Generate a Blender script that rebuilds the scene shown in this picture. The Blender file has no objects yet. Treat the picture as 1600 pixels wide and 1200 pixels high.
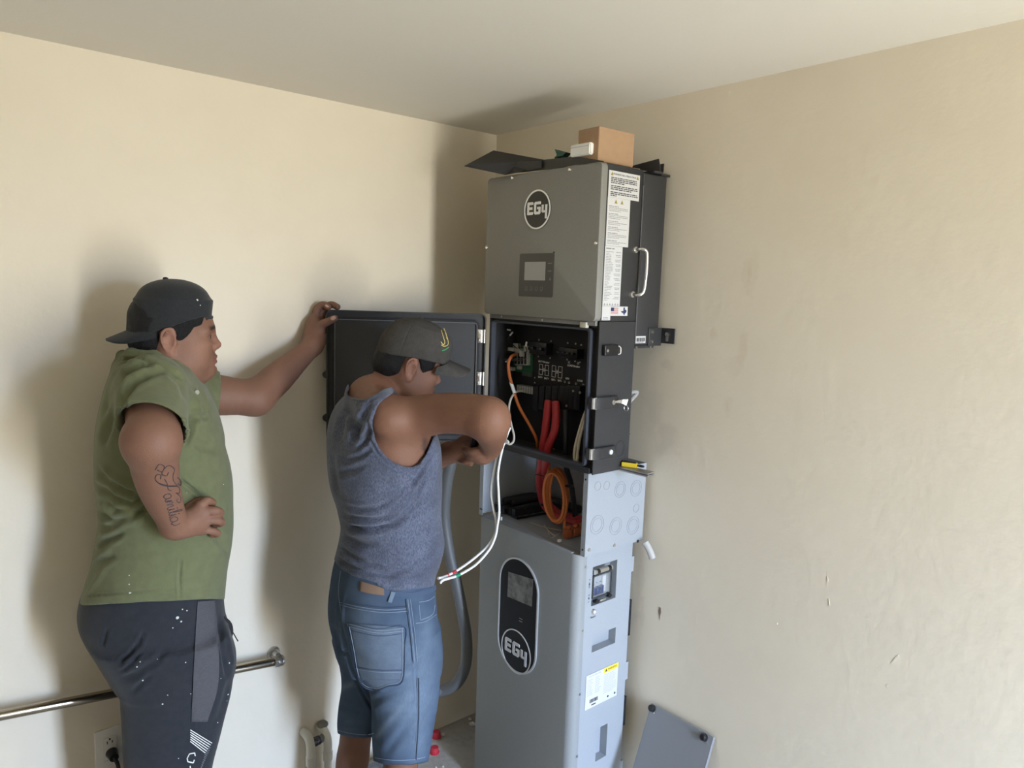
import bpy, bmesh, math, random
import numpy as np
from mathutils import Vector, Matrix

random.seed(7)
rng = np.random.default_rng(7)
SC = bpy.context.scene
COL = SC.collection

# ------------------------------------------------------------------ camera
# world: corner of the room at the origin, wall_left is y = 0, wall_right is x = 0, floor z = 0
FPX, YAW, PITCH, ROLL = 1141.4283, 4.0053, 0.1271, 0.0332
CAM = np.array([1.7911, 2.2330, 1.7484])
ROOM_H = 2.3296
def _cam_rows():
    fw = np.array([math.cos(YAW)*math.cos(PITCH), math.sin(YAW)*math.cos(PITCH), -math.sin(PITCH)])
    r = np.cross(fw, [0, 0, 1.0]); r /= np.linalg.norm(r)
    d = np.cross(fw, r)
    c, s = math.cos(ROLL), math.sin(ROLL)
    return np.array([[c, -s, 0], [s, c, 0], [0, 0, 1]]) @ np.array([r, d, fw])
RC = _cam_rows()
cam_data = bpy.data.cameras.new('camera'); cam = bpy.data.objects.new('camera', cam_data); COL.objects.link(cam)
cam_data.sensor_width = 36.0; cam_data.lens = FPX/1600*36.0; cam_data.clip_start = 0.02
m3 = Matrix((RC[0], -RC[1], -RC[2])).transposed()
cam.matrix_world = Matrix.Translation(Vector(CAM)) @ m3.to_4x4()
SC.camera = cam

# ------------------------------------------------------------------ world, daylight, exposure
SC.view_settings.view_transform = 'Standard'; SC.view_settings.look = 'None'
SC.view_settings.gamma = 1.0; SC.view_settings.use_curve_mapping = False
SC.view_settings.exposure = 0.06
SC.cycles.use_denoising = True
SC.cycles.max_bounces = 10; SC.cycles.diffuse_bounces = 6
SC.cycles.sample_clamp_indirect = 6.0
SKY_COL, SKY_STR = (0.515, 0.675, 0.96), 90.0
GROUND_COL, GROUND_STR = (0.99, 0.97, 0.86), 35.0
world = bpy.data.worlds.new('world'); SC.world = world; world.use_nodes = True
nt = world.node_tree; nt.nodes.clear()
tc = nt.nodes.new('ShaderNodeTexCoord'); sx = nt.nodes.new('ShaderNodeSeparateXYZ')
mr = nt.nodes.new('ShaderNodeMapRange'); mr.inputs[1].default_value = -0.05; mr.inputs[2].default_value = 0.06
mx = nt.nodes.new('ShaderNodeMix'); mx.data_type = 'RGBA'
mx.inputs[6].default_value = tuple(c*GROUND_STR for c in GROUND_COL)+(1,)
mx.inputs[7].default_value = tuple(c*SKY_STR for c in SKY_COL)+(1,)
bg = nt.nodes.new('ShaderNodeBackground'); wo = nt.nodes.new('ShaderNodeOutputWorld')
nt.links.new(tc.outputs['Generated'], sx.inputs[0]); nt.links.new(sx.outputs[2], mr.inputs[0])
nt.links.new(mr.outputs[0], mx.inputs[0]); nt.links.new(mx.outputs[2], bg.inputs[0]); nt.links.new(bg.outputs[0], wo.inputs[0])
# the doorway in the wall behind the photographer through which the daylight comes
ROOM_X, ROOM_Y = 4.2, 3.7
DOOR_X0, DOOR_X1, DOOR_Z1 = 0.37, 0.72, 2.06
ld = bpy.data.lights.new('doorway_daylight', 'AREA'); ld.shape = 'RECTANGLE'
ld.size = DOOR_X1-DOOR_X0; ld.size_y = DOOR_Z1; ld.cycles.is_portal = True
lo = bpy.data.objects.new('doorway_daylight', ld); COL.objects.link(lo)
lo.location = ((DOOR_X0+DOOR_X1)/2, ROOM_Y+0.06, DOOR_Z1/2); lo.rotation_euler = (math.radians(-90), 0, 0)

# ------------------------------------------------------------------ geometry helpers
def ray(u, v):
    return RC.T @ np.array([(u-800)/FPX, (v-600)/FPX, 1.0])
def at(u, v, **k):                      # the point of a plane x=, y= or z= seen at a pixel of the photograph
    a = 'xyz'.index(list(k)[0]); d = ray(u, v)
    return CAM + d*((list(k.values())[0]-CAM[a])/d[a])
def pd(u, v, d):                        # the point seen at a pixel at a distance along the view axis
    return CAM + ray(u, v)*d
def proj(P):
    q = (np.atleast_2d(P)-CAM) @ RC.T
    return np.stack([800+FPX*q[:, 0]/q[:, 2], 600+FPX*q[:, 1]/q[:, 2], q[:, 2]], 1)
V = Vector

def tag(o, label=None, cat=None, group=None, kind=None):
    if label: o['label'] = label
    if cat: o['category'] = cat
    if group: o['group'] = group
    if kind: o['kind'] = kind
    return o
def empty(name, loc=(0, 0, 0), rz=0):
    o = bpy.data.objects.new(name, None); COL.objects.link(o)
    o.location = loc; o.rotation_euler = (0, 0, rz); o.empty_display_size = 0.05
    return o
def link(name, me, mat=None, parent=None, smooth=False):
    o = bpy.data.objects.new(name, me); COL.objects.link(o)
    if mat is not None:
        me.materials.clear()
        for m in (mat if isinstance(mat, (list, tuple)) else [mat]): me.materials.append(m)
    if smooth:
        me.polygons.foreach_set('use_smooth', [True]*len(me.polygons))
    if parent is not None:
        o.parent = parent
        bpy_mw = parent_world(parent)
        o.matrix_parent_inverse = bpy_mw.inverted()
    return o
def parent_world(p):
    m = p.matrix_basis.copy()
    while p.parent is not None:
        m = p.parent.matrix_basis @ p.matrix_parent_inverse @ m if False else p.matrix_parent_inverse @ m
        p2 = p.parent
        m = p2.matrix_basis @ m
        p = p2
    return m
def bm_obj(name, bm, mat, parent=None, smooth=False, auto=None):
    bmesh.ops.recalc_face_normals(bm, faces=bm.faces)
    me = bpy.data.meshes.new(name); bm.to_mesh(me); bm.free()
    o = link(name, me, mat, parent, smooth)
    if auto is not None:
        me.polygons.foreach_set('use_smooth', [True]*len(me.polygons))
        try: me.set_sharp_from_angle(angle=math.radians(auto))
        except Exception: pass
    return o
def add_box(bm, x0, x1, y0, y1, z0, z1, bev=0.0, seg=2, M=None):
    vs = [bm.verts.new((x, y, z)) for x in (x0, x1) for y in (y0, y1) for z in (z0, z1)]
    fs = [(0, 1, 3, 2), (4, 6, 7, 5), (0, 4, 5, 1), (2, 3, 7, 6), (0, 2, 6, 4), (1, 5, 7, 3)]
    faces = [bm.faces.new([vs[i] for i in f]) for f in fs]
    geo = vs
    if bev > 0:
        es = list({e for f in faces for e in f.edges})
        r = bmesh.ops.bevel(bm, geom=es, offset=bev, segments=seg, affect='EDGES', profile=0.5)
        geo = list({v for f in r['faces'] for v in f.verts} | {v for v in vs if v.is_valid})
    if M is not None: bmesh.ops.transform(bm, matrix=M, verts=[v for v in geo if v.is_valid])
def box(name, x0, x1, y0, y1, z0, z1, mat, parent=None, bev=0.0, seg=2, M=None):
    bm = bmesh.new(); add_box(bm, x0, x1, y0, y1, z0, z1, bev, seg, M)
    return bm_obj(name, bm, mat, parent, auto=35 if bev > 0 else None)
def frame_axes(t):
    t = V(t).normalized(); a = V((0, 0, 1)) if abs(t.z) < 0.9 else V((1, 0, 0))
    n = t.cross(a).normalized(); return t, n, t.cross(n)
def add_tube(bm, pts, r, n=10, closed=False, cap=True):
    pts = [V(p) for p in pts]; rings = []
    rr = r if isinstance(r, (list, tuple)) else [r]*len(pts)
    prev = None
    for i, p in enumerate(pts):
        if closed: t = pts[(i+1) % len(pts)]-pts[i-1]
        else: t = pts[min(i+1, len(pts)-1)]-pts[max(i-1, 0)]
        t.normalize()
        if prev is None: _, a, b = frame_axes(t)
        else:
            a = prev-t*prev.dot(t); a.normalize(); b = t.cross(a)
        prev = a
        rings.append([bm.verts.new(p+(a*math.cos(k*2*math.pi/n)+b*math.sin(k*2*math.pi/n))*rr[i]) for k in range(n)])
    for i in range(len(rings)-(0 if closed else 1)):
        A, B = rings[i], rings[(i+1) % len(rings)]
        for k in range(n): bm.faces.new((A[k], A[(k+1) % n], B[(k+1) % n], B[k]))
    if cap and not closed:
        bm.faces.new(rings[0][::-1]); bm.faces.new(rings[-1])
def spline(pts, n=8):
    pts = [np.array(p, float) for p in pts]
    P = [2*pts[0]-pts[1]]+pts+[2*pts[-1]-pts[-2]]
    out = []
    for i in range(1, len(P)-2):
        a, b, c, d = P[i-1:i+3]
        for k in range(n):
            t = k/n
            out.append(0.5*((2*b)+(c-a)*t+(2*a-5*b+4*c-d)*t*t+(3*b-a-3*c+d)*t**3))
    out.append(pts[-1]); return out
def tube(name, pts, r, mat, parent=None, n=10, smooth_n=0, closed=False):
    bm = bmesh.new(); p = spline(pts, smooth_n) if smooth_n else pts
    add_tube(bm, p, r, n, closed); return bm_obj(name, bm, mat, parent, auto=40)
def add_cyl(bm, c, axis, r, h, n=20, r2=None, bev=0.0):
    c = V(c); t, a, b = frame_axes(axis); r2 = r if r2 is None else r2
    prof = [(r, 0), (r2, h)] if bev == 0 else [(r, 0), (r2, h-bev), (r2-bev, h)]
    rings = [[bm.verts.new(c+t*z+(a*math.cos(k*2*math.pi/n)+b*math.sin(k*2*math.pi/n))*q) for k in range(n)] for q, z in prof]
    for A, B in zip(rings, rings[1:]):
        for k in range(n): bm.faces.new((A[k], A[(k+1) % n], B[(k+1) % n], B[k]))
    bm.faces.new(rings[0][::-1]); bm.faces.new(rings[-1])
def cyl(name, c, axis, r, h, mat, parent=None, n=20, r2=None, bev=0.0):
    bm = bmesh.new(); add_cyl(bm, c, axis, r, h, n, r2, bev); return bm_obj(name, bm, mat, parent, auto=35)
def add_prism(bm, pts, nrm, th):        # polygon of 3D points thickened along nrm
    n = V(nrm).normalized()*th
    A = [bm.verts.new(V(p)) for p in pts]; B = [bm.verts.new(V(p)+n) for p in pts]
    bm.faces.new(A[::-1]); bm.faces.new(B)
    for i in range(len(A)):
        j = (i+1) % len(A); bm.faces.new((A[i], A[j], B[j], B[i]))
def prism(name, pts, nrm, th, mat, parent=None):
    bm = bmesh.new(); add_prism(bm, pts, nrm, th); return bm_obj(name, bm, mat, parent)
def add_blob(bm, c, r, M=None, u=12, v=8):
    mt = Matrix.Translation(V(c)) @ (M.to_4x4() if M is not None else Matrix()) @ Matrix.Diagonal((*r, 1) if not isinstance(r, float) else (r, r, r, 1))
    bmesh.ops.create_uvsphere(bm, u_segments=u, v_segments=v, radius=1, matrix=mt)
class Face:                              # a flat face with its own right / up axes, for prints and fittings
    def __init__(s, o, r, u, n): s.o, s.r, s.u, s.n = V(o), V(r).normalized(), V(u).normalized(), V(n).normalized()
    def p(s, a, b, h=0.0): return s.o+s.r*a+s.u*b+s.n*h
    def uv(s, pt): d = V(pt)-s.o; return d.dot(s.r), d.dot(s.u)
    def px(s, u, v):                    # face coordinates seen at a pixel
        d = V(ray(u, v)); c = V(CAM); t = (s.o-c).dot(s.n)/d.dot(s.n); return s.uv(c+d*t)
    def M(s): return Matrix((s.r, s.u, s.n)).transposed().to_4x4()
    def rect(s, bm, a0, a1, b0, b1, h0, h1): add_prism(bm, [s.p(a0, b0, h0), s.p(a1, b0, h0), s.p(a1, b1, h0), s.p(a0, b1, h0)], s.n, h1-h0)
    def poly(s, bm, pts, h0, h1): add_prism(bm, [s.p(a, b, h0) for a, b in pts], s.n, h1-h0)
    def rbox(s, name, a0, a1, b0, b1, h0, h1, mat, parent, bev=0.0, seg=2):
        M = Matrix.Translation(s.o) @ s.M()
        bm = bmesh.new(); add_box(bm, a0, a1, b0, b1, h0, h1, bev, seg, M); return bm_obj(name, bm, mat, parent, auto=35)
def rrect(a0, a1, b0, b1, r, n=6):
    out = []
    for cx, cy, t0 in ((a1-r, b1-r, 0), (a0+r, b1-r, 90), (a0+r, b0+r, 180), (a1-r, b0+r, 270)):
        for k in range(n+1):
            t = math.radians(t0+90*k/n); out.append((cx+r*math.cos(t), cy+r*math.sin(t)))
    return out
def add_ring(bm, F, outer, inner, h0, h1):   # flat ring between two equal-length outlines
    n = len(outer)
    R = [[bm.verts.new(F.p(a, b, h)) for a, b in o] for o, h in ((outer, h0), (outer, h1), (inner, h1), (inner, h0))]
    for q in range(4):
        A, B = R[q], R[(q+1) % 4]
        for k in range(n): bm.faces.new((A[k], A[(k+1) % n], B[(k+1) % n], B[k]))
def add_text(bm, F, s, size, a, b, h=0.0006, align='LEFT', bold=0.0, rot=0.0):
    cu = bpy.data.curves.new('t', 'FONT'); cu.body = s; cu.size = size; cu.align_x = align; cu.align_y = 'CENTER'
    cu.offset = bold; cu.resolution_u = 2
    ob = bpy.data.objects.new('t', cu); COL.objects.link(ob)
    dg = bpy.context.evaluated_depsgraph_get(); me = bpy.data.meshes.new_from_object(ob.evaluated_get(dg))
    M = Matrix.Translation(F.p(a, b, h)) @ F.M() @ Matrix.Rotation(rot, 4, 'Z')
    me.transform(M); bm.from_mesh(me)
    bpy.data.objects.remove(ob); bpy.data.meshes.remove(me); bpy.data.curves.remove(cu)
def add_lines(bm, F, a0, a1, b, hgt, h=0.0006, fill=0.9):   # a line of print too small to read
    a = a0; end = a0+(a1-a0)*fill
    while a < end:
        w = random.uniform(1.5, 5)*hgt; w = min(w, end-a)
        F.rect(bm, a, a+w, b-hgt*0.36, b+hgt*0.36, h, h+0.0001); a += w+hgt*0.55

# ------------------------------------------------------------------ materials
MATS = {}
def lin(c): return tuple((x/255/12.92) if x/255 <= 0.04045 else ((x/255+0.055)/1.055)**2.4 for x in c)
def mat(name, col, rough=0.6, metal=0.0, noise=None, bump=None, spec=0.5, attr=None, sheen=0.0, trans=0.0, emit=None, alpha=1.0):
    """noise=(scale, colour2, amount[, stretch]); bump=(scale, strength[, detail]); attr = colour attribute multiplied in"""
    m = bpy.data.materials.new(name); m.use_nodes = True; t = m.node_tree; N, L = t.nodes, t.links
    b = N['Principled BSDF']; MATS[name] = m
    b.inputs['Roughness'].default_value = rough; b.inputs['Metallic'].default_value = metal
    b.inputs['Specular IOR Level'].default_value = spec; b.inputs['Sheen Weight'].default_value = sheen
    b.inputs['Transmission Weight'].default_value = trans; b.inputs['Alpha'].default_value = alpha
    if emit: b.inputs['Emission Color'].default_value = (*emit[0], 1); b.inputs['Emission Strength'].default_value = emit[1]
    tc = N.new('ShaderNodeTexCoord'); src = None
    if attr:
        at_ = N.new('ShaderNodeAttribute'); at_.attribute_name = attr; src = at_.outputs['Color']
    else:
        rgb = N.new('ShaderNodeRGB'); rgb.outputs[0].default_value = (*col, 1); src = rgb.outputs[0]
    for nz in ([noise] if noise and not isinstance(noise[0], (list, tuple)) else (noise or [])):
        mp = N.new('ShaderNodeMapping'); L.new(tc.outputs['Object'], mp.inputs[0])
        if len(nz) > 3: mp.inputs['Scale'].default_value = nz[3]
        tx = N.new('ShaderNodeTexNoise'); tx.inputs['Scale'].default_value = nz[0]; tx.inputs['Detail'].default_value = 4
        L.new(mp.outputs[0], tx.inputs['Vector'])
        r = N.new('ShaderNodeMapRange'); r.inputs[1].default_value = 0.35; r.inputs[2].default_value = 0.68; r.inputs[4].default_value = nz[2]
        L.new(tx.outputs[0], r.inputs[0])
        mi = N.new('ShaderNodeMix'); mi.data_type = 'RGBA'
        L.new(r.outputs[0], mi.inputs[0]); L.new(src, mi.inputs[6]); mi.inputs[7].default_value = (*nz[1], 1); src = mi.outputs[2]
    L.new(src, b.inputs['Base Color'])
    if bump:
        tx = N.new('ShaderNodeTexNoise'); tx.inputs['Scale'].default_value = bump[0]; tx.inputs['Detail'].default_value = bump[2] if len(bump) > 2 else 3
        L.new(tc.outputs['Object'], tx.inputs['Vector'])
        bp = N.new('ShaderNodeBump'); bp.inputs['Strength'].default_value = bump[1]; bp.inputs['Distance'].default_value = 0.01
        L.new(tx.outputs[0], bp.inputs['Height']); L.new(bp.outputs[0], b.inputs['Normal'])
    return m
# ================================================================== the room
wall_m = mat('cream_wall_paint', (0.78, 0.705, 0.575), 0.55, noise=[(1.3, (0.73, 0.655, 0.53), 0.6), (9, (0.81, 0.74, 0.61), 0.35)], bump=(38, 0.10, 6))
ceil_m = mat('ceiling_paint', (0.74, 0.70, 0.62), 0.8, noise=(1.5, (0.70, 0.66, 0.59), 0.6), bump=(60, 0.06, 5))
floor_m = mat('bare_concrete', (0.42, 0.40, 0.36), 0.75, noise=[(6, (0.30, 0.285, 0.25), 0.8), (45, (0.50, 0.48, 0.44), 0.5)], bump=(80, 0.25, 6))
def wall_stains(base, name, stains):
    m = base.copy(); m.name = name; N, L = m.node_tree.nodes, m.node_tree.links; b = N['Principled BSDF']
    src = b.inputs['Base Color'].links[0].from_socket; tc = N.new('ShaderNodeTexCoord')
    nz = N.new('ShaderNodeTexNoise'); nz.inputs['Scale'].default_value = 22; nz.inputs['Detail'].default_value = 5; L.new(tc.outputs['Object'], nz.inputs['Vector'])
    for (y, z), (ry, rz), col, amt in stains:
        mp = N.new('ShaderNodeMapping'); mp.inputs['Location'].default_value = (0, -y/ry, -z/rz); mp.inputs['Scale'].default_value = (0, 1/ry, 1/rz); L.new(tc.outputs['Object'], mp.inputs[0])
        ln = N.new('ShaderNodeVectorMath'); ln.operation = 'LENGTH'; L.new(mp.outputs[0], ln.inputs[0])
        ad = N.new('ShaderNodeMath'); ad.operation = 'ADD'; L.new(ln.outputs['Value'], ad.inputs[0])
        mu = N.new('ShaderNodeMath'); mu.operation = 'MULTIPLY_ADD'; mu.inputs[1].default_value = 2.2; mu.inputs[2].default_value = -1.1; L.new(nz.outputs[0], mu.inputs[0]); L.new(mu.outputs[0], ad.inputs[1])
        r = N.new('ShaderNodeMapRange'); r.inputs[1].default_value = 1.1; r.inputs[2].default_value = .5; r.inputs[4].default_value = amt*.7; L.new(ad.outputs[0], r.inputs[0])
        mi = N.new('ShaderNodeMix'); mi.data_type = 'RGBA'; L.new(r.outputs[0], mi.inputs[0]); L.new(src, mi.inputs[6]); mi.inputs[7].default_value = (*col, 1); src = mi.outputs[2]
    L.new(src, b.inputs['Base Color']); return m
def yz(u, v): p = at(u, v, x=0.0); return (p[1], p[2])
brown, grime = (.56, .44, .30), (.48, .43, .36)
wall_r_m = wall_stains(wall_m, 'cream_wall_paint_stained', [(yz(1136, 636), (.018, .030), brown, .5), (yz(1160, 540), (.016, .05), brown, .30), (yz(1165, 430), (.016, .05), brown, .25), (yz(1178, 420), (.02, .07), brown, .2), (yz(1115, 520), (.018, .022), brown, .3), (yz(1148, 575), (.03, .04), brown, .2), (yz(1040, 690), (.05, .06), grime, .35), (yz(1020, 640), (.04, .09), grime, .22), (yz(1040, 570), (.03, .02), grime, .35), (yz(1000, 900), (.02, .16), grime, .35), (yz(1003, 960), (.012, .06), grime, .3), (yz(1280, 320), (.12, .25), (.72, .63, .48), .25)])
T = 0.12
def structure(o): o['kind'] = 'structure'; return o
structure(box('wall_left', -T, ROOM_X+T, -T, 0, -T, ROOM_H+T, wall_m))
wall_right = structure(box('wall_right', -T, 0, 0, ROOM_Y+T, -T, ROOM_H+T, wall_r_m))
structure(box('ceiling', 0, ROOM_X, 0, ROOM_Y, ROOM_H, ROOM_H+T, ceil_m))
structure(box('floor', 0, ROOM_X, 0, ROOM_Y, -T, 0, floor_m))
structure(box('wall_front', ROOM_X, ROOM_X+T, 0, ROOM_Y+T, -T, ROOM_H+T, wall_m))
bm = bmesh.new()
add_box(bm, 0, DOOR_X0, ROOM_Y, ROOM_Y+T, -T, ROOM_H+T); add_box(bm, DOOR_X1, ROOM_X, ROOM_Y, ROOM_Y+T, -T, ROOM_H+T)
add_box(bm, DOOR_X0, DOOR_X1, ROOM_Y, ROOM_Y+T, DOOR_Z1, ROOM_H+T); add_box(bm, DOOR_X0, DOOR_X1, ROOM_Y, ROOM_Y+T, -T, 0)
structure(bm_obj('wall_back', bm, wall_m))
# ================================================================== materials of the equipment
grey_paint = mat('grey_powder_coat', (0.225, 0.22, 0.20), 0.5, noise=(220, (0.195, 0.19, 0.175), 0.5), bump=(420, 0.05))
grey_batt = mat('blue_grey_powder_coat', (0.275, 0.29, 0.295), 0.5, noise=(200, (0.25, 0.265, 0.27), 0.5), bump=(420, 0.05))
grey_side = mat('light_grey_steel', (0.335, 0.36, 0.39), 0.45, noise=(160, (0.315, 0.34, 0.37), 0.5))
grey_in = mat('galvanised_steel', (0.33, 0.33, 0.33), 0.5, noise=(30, (0.27, 0.27, 0.27), 0.6))
black_paint = mat('black_powder_coat', (0.027, 0.027, 0.029), 0.5, noise=(200, (0.034, 0.034, 0.036), 0.5), bump=(420, 0.05))
black_in = mat('black_inner_panel', (0.008, 0.008, 0.010), 0.6)
black_gloss = mat('black_plastic', (0.012, 0.012, 0.014), 0.28)
black_rub = mat('black_rubber', (0.016, 0.016, 0.018), 0.75)
screen_m = mat('grey_lcd', (0.36, 0.36, 0.34), 0.25)
panel_dk = mat('dark_overlay', (0.060, 0.058, 0.055), 0.4)
white_p = mat('white_print', (0.86, 0.86, 0.84), 0.5)
label_w = mat('white_label', (0.60, 0.60, 0.60), 0.45)
ink = mat('dark_print', (0.045, 0.045, 0.05), 0.6)
ink_g = mat('grey_print', (0.26, 0.26, 0.28), 0.6)
yellow_p = mat('yellow_print', (0.85, 0.62, 0.04), 0.5)
red_p = mat('red_print', (0.55, 0.05, 0.06), 0.5)
navy_p = mat('navy_print', (0.02, 0.03, 0.10), 0.5)
chrome = mat('bright_metal', (0.80, 0.79, 0.76), 0.22, 1.0)
steel = mat('brushed_steel', (0.62, 0.61, 0.58), 0.35, 1.0)
pcb_m = mat('green_circuit_board', (0.02, 0.11, 0.045), 0.45)
orange_c = mat('orange_cable', (0.50, 0.14, 0.032), 0.5)
red_c = mat('red_cable', (0.40, 0.025, 0.030), 0.5)
white_c = mat('white_cable', (0.84, 0.83, 0.79), 0.45)
beige_c = mat('beige_cable', (0.60, 0.54, 0.43), 0.5)
black_c = mat('black_cable', (0.014, 0.014, 0.017), 0.5)

# ================================================================== hybrid inverter on wall_right
XF, XC, XH = 0.308, 0.286, 0.132
Y0, Y1 = 0.343, 0.839
ZB, ZM, ZT = 1.233, 1.671, 2.101
inv = empty('inverter', (0.15, 0.59, ZB))
tag(inv, 'wall-mounted inverter with grey upper front, open black wiring bay and door', 'inverter')
FRONT = Face((XF, 0, 0), (0, 1, 0), (0, 0, 1), (1, 0, 0))
SIDE = Face((0, Y1-0.002, 0), (-1, 0, 0), (0, 0, 1), (0, 1, 0))
# chassis: a black shell with the wiring bay left open in front
bm = bmesh.new()
yA, yB, zA, zB = 0.366, 0.800, 1.256, 1.646
add_box(bm, XH, XC, Y0+0.006, Y1-0.002, ZM, ZT, 0.004)
add_box(bm, XH, XH+0.02, Y0+0.006, Y1-0.002, ZB, ZM-0.0005)
add_box(bm, XH+0.02, XC, Y0+0.006, yA-0.012, ZB, ZM-0.0005); add_box(bm, XH+0.02, XC-0.012, yB+0.024, Y1-0.002, ZB, ZM-0.0005)
add_box(bm, XC-0.012, XC-0.002, Y1-0.006, Y1-0.002, ZB, ZM-0.0005)
add_box(bm, XH+0.02, XC, yA-0.012, yB+0.024, ZB, zA-0.006); add_box(bm, XH+0.02, XC-0.008, yA-0.012, yB+0.024, zB+0.006, ZM-0.0005)
add_prism(bm, [(XH+0.02, yA-0.012, ZB), (XC-0.02, yA-0.012, ZB), (XC-0.02, yA-0.012, ZM), (XH+0.02, yA-0.012, ZM)], (0, 1, 0), 0.004)
bm_obj('chassis', bm, black_paint, inv, auto=30)
bm = bmesh.new()   # rim on which the door seals
F_ = Face((XC-0.002, 0, 0), (0, 1, 0), (0, 0, 1), (1, 0, 0))
add_ring(bm, F_, rrect(yA-0.004, yB+0.010, zA-0.004, zB+0.004, 0.012), rrect(yA+0.002, yB+0.002, zA+0.002, zB-0.002, 0.008), -0.010, 0.008)
bm_obj('opening_rim', bm, mat('rim_paint', (0.055, 0.06, 0.075), 0.35), inv, auto=30)
# front cover with a folded edge and rounded corners
bm = bmesh.new()
out = rrect(Y0, Y1+0.002, ZM, ZT, 0.014)
out2 = rrect(Y0+0.004, Y1-0.002, ZM+0.004, ZT-0.004, 0.012)
R = [[bm.verts.new((x, a, b)) for a, b in o] for x, o in ((XC, out), (XF-0.004, out), (XF-0.001, rrect(Y0+0.0015, Y1+0.0005, ZM+0.0015, ZT-0.0015, 0.013)), (XF, out2))]
for A, B in zip(R, R[1:]):
    for k in range(len(A)): bm.faces.new((A[k], A[(k+1) % len(A)], B[(k+1) % len(A)], B[k]))
bm.faces.new(R[0][::-1]); bm.faces.new(R[-1])
cover = bm_obj('front_cover', bm, grey_paint, inv, auto=35)
box('cover_lip', XC-0.006, XC+0.006, Y0+0.012, Y1-0.012, ZM-0.013, ZM+0.002, grey_paint, cover, 0.001)
for u, v in ((801, 278), (890.5, 265), (760.8, 387), (931.5, 380)):
    a, b = FRONT.px(u, v); cyl('cover_screw', FRONT.p(a, b, -0.001), FRONT.n, 0.0052, 0.0045, chrome, cover, 12, 0.004)
for u, v in ((778, 494.5), (841.5, 500)):
    a, b = FRONT.px(u, v); cyl('cover_screw', (XC+0.005, a, b), (1, 0, 0), 0.003, 0.0025, steel, cover, 10)
box('cable_tag', XC-0.001, XC+0.012, 0.772, 0.797, ZM-0.020, ZM-0.004, mat('cream_tape', (0.62, 0.60, 0.50), 0.6), inv, 0.002, 2)

def logo(bm, F, a, b, s, h0, h1):
    """the three characters E G 4, squared off with cut corners, the 4 smaller and lower"""
    def P(pts, dx=0, dy=0, k=1): F.poly(bm, [(a+(dx+x*k)*s, b+(dy+y*k)*s) for x, y in pts], h0, h1)
    t = 0.155
    P([(-.86, -.32), (-.82, -.36), (-.40, -.36), (-.36, -.32), (-.36, -.36+t), (-.86+t, -.36+t), (-.86+t, -.075), (-.42, -.075), (-.42, .075), (-.86+t, .075), (-.86+t, .36-t), (-.36, .36-t), (-.36, .32), (-.40, .36), (-.80, .36), (-.86, .30)])
    P([(-.26, -.28), (-.18, -.36), (.20, -.36), (.28, -.28), (.28, .06), (.0, .06), (.0, -.07), (.12, -.07), (.12, -.36+t), (-.26+t, -.36+t), (-.26+t, .36-t), (.28, .36-t), (.28, .32), (.24, .36), (-.18, .36), (-.26, .28)])
    P([(.68, -.62), (.83, -.62), (.83, .16), (.68, .16), (.68, -.16), (.53, -.16), (.53, .16), (.38, .16), (.38, -.22), (.44, -.28), (.68, -.28)])
def circle(a, b, r, n=48, ry=None): return [(a+r*math.cos(2*math.pi*k/n), b+(ry or r)*math.sin(2*math.pi*k/n)) for k in range(n)]
# round badge
ba, bb, br = 0.589, 1.989, 0.0575
bm = bmesh.new(); FRONT.poly(bm, circle(ba, bb, br), 0.0002, 0.003)
badge = bm_obj('badge', bm, mat('badge_black', (0.018, 0.018, 0.017), 0.35), inv)
bm = bmesh.new(); add_ring(bm, FRONT, circle(ba, bb, br), circle(ba, bb, br-0.0045), 0.0025, 0.0042); bm_obj('badge_ring', bm, white_p, badge)
bm = bmesh.new(); logo(bm, FRONT, ba+0.001, bb+0.004, 0.0515, 0.003, 0.0045); bm_obj('badge_lettering', bm, white_p, badge)
# display
da0, da1, db0, db1 = 0.516, 0.669, 1.732, 1.861
bm = bmesh.new(); FRONT.poly(bm, rrect(da0, da1, db0, db1, 0.006), 0.0002, 0.0016)
dpl = bm_obj('display_panel', bm, panel_dk, inv)
bm = bmesh.new(); FRONT.poly(bm, rrect(0.541, 0.633, 1.781, 1.836, 0.002), 0.0016, 0.0022); bm_obj('screen', bm, screen_m, dpl)
bm = bmesh.new()
for k in range(4):
    bm = bmesh.new(); x = 0.551+k*0.0225; add_ring(bm, FRONT, rrect(x-.005, x+.005, 1.757-.005, 1.757+.005, .001, 2), rrect(x-.0042, x+.0042, 1.757-.0042, 1.757+.0042, .001, 2), 0.0015, 0.0019)
    FRONT.rect(bm, x-.003, x+.003, 1.7495, 1.7505, 0.0015, 0.0019); bm_obj('button_icon', bm, mat('faint_print', (0.19, 0.19, 0.18), 0.5) if 'faint_print' not in MATS else MATS['faint_print'], dpl)
bm = bmesh.new()
for z in (1.831, 1.809): add_lines(bm, FRONT, 0.644, 0.662, z, 0.004, 0.0017)
FRONT.poly(bm, [(0.651, 1.782), (0.655, 1.791), (0.659, 1.782)], 0.0016, 0.0019)
bm_obj('indicator_print', bm, MATS['faint_print'], dpl)
cyl('status_lamp', FRONT.p(0.6665, 1.8625, 0.0), FRONT.n, 0.0028, 0.002, black_gloss, dpl, 10)
# heat sink behind
bm = bmesh.new(); add_box(bm, 0.024, XH, Y0+0.006, Y1-0.001, 1.600, ZT-0.006, 0.006, 3)
hs = bm_obj('heat_sink', bm, black_paint, inv, auto=30)
for x, z in ((0.122, 1.599), (0.058, 1.599)): cyl('foot_screw', (x, Y1-0.007, z-0.005), (0, 1, 0), 0.0035, 0.006, chrome, hs, 10)
box('lower_flange', 0.045, 0.131, Y1-0.02, Y1-0.0015, 1.592, 1.6, black_paint, hs)
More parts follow.
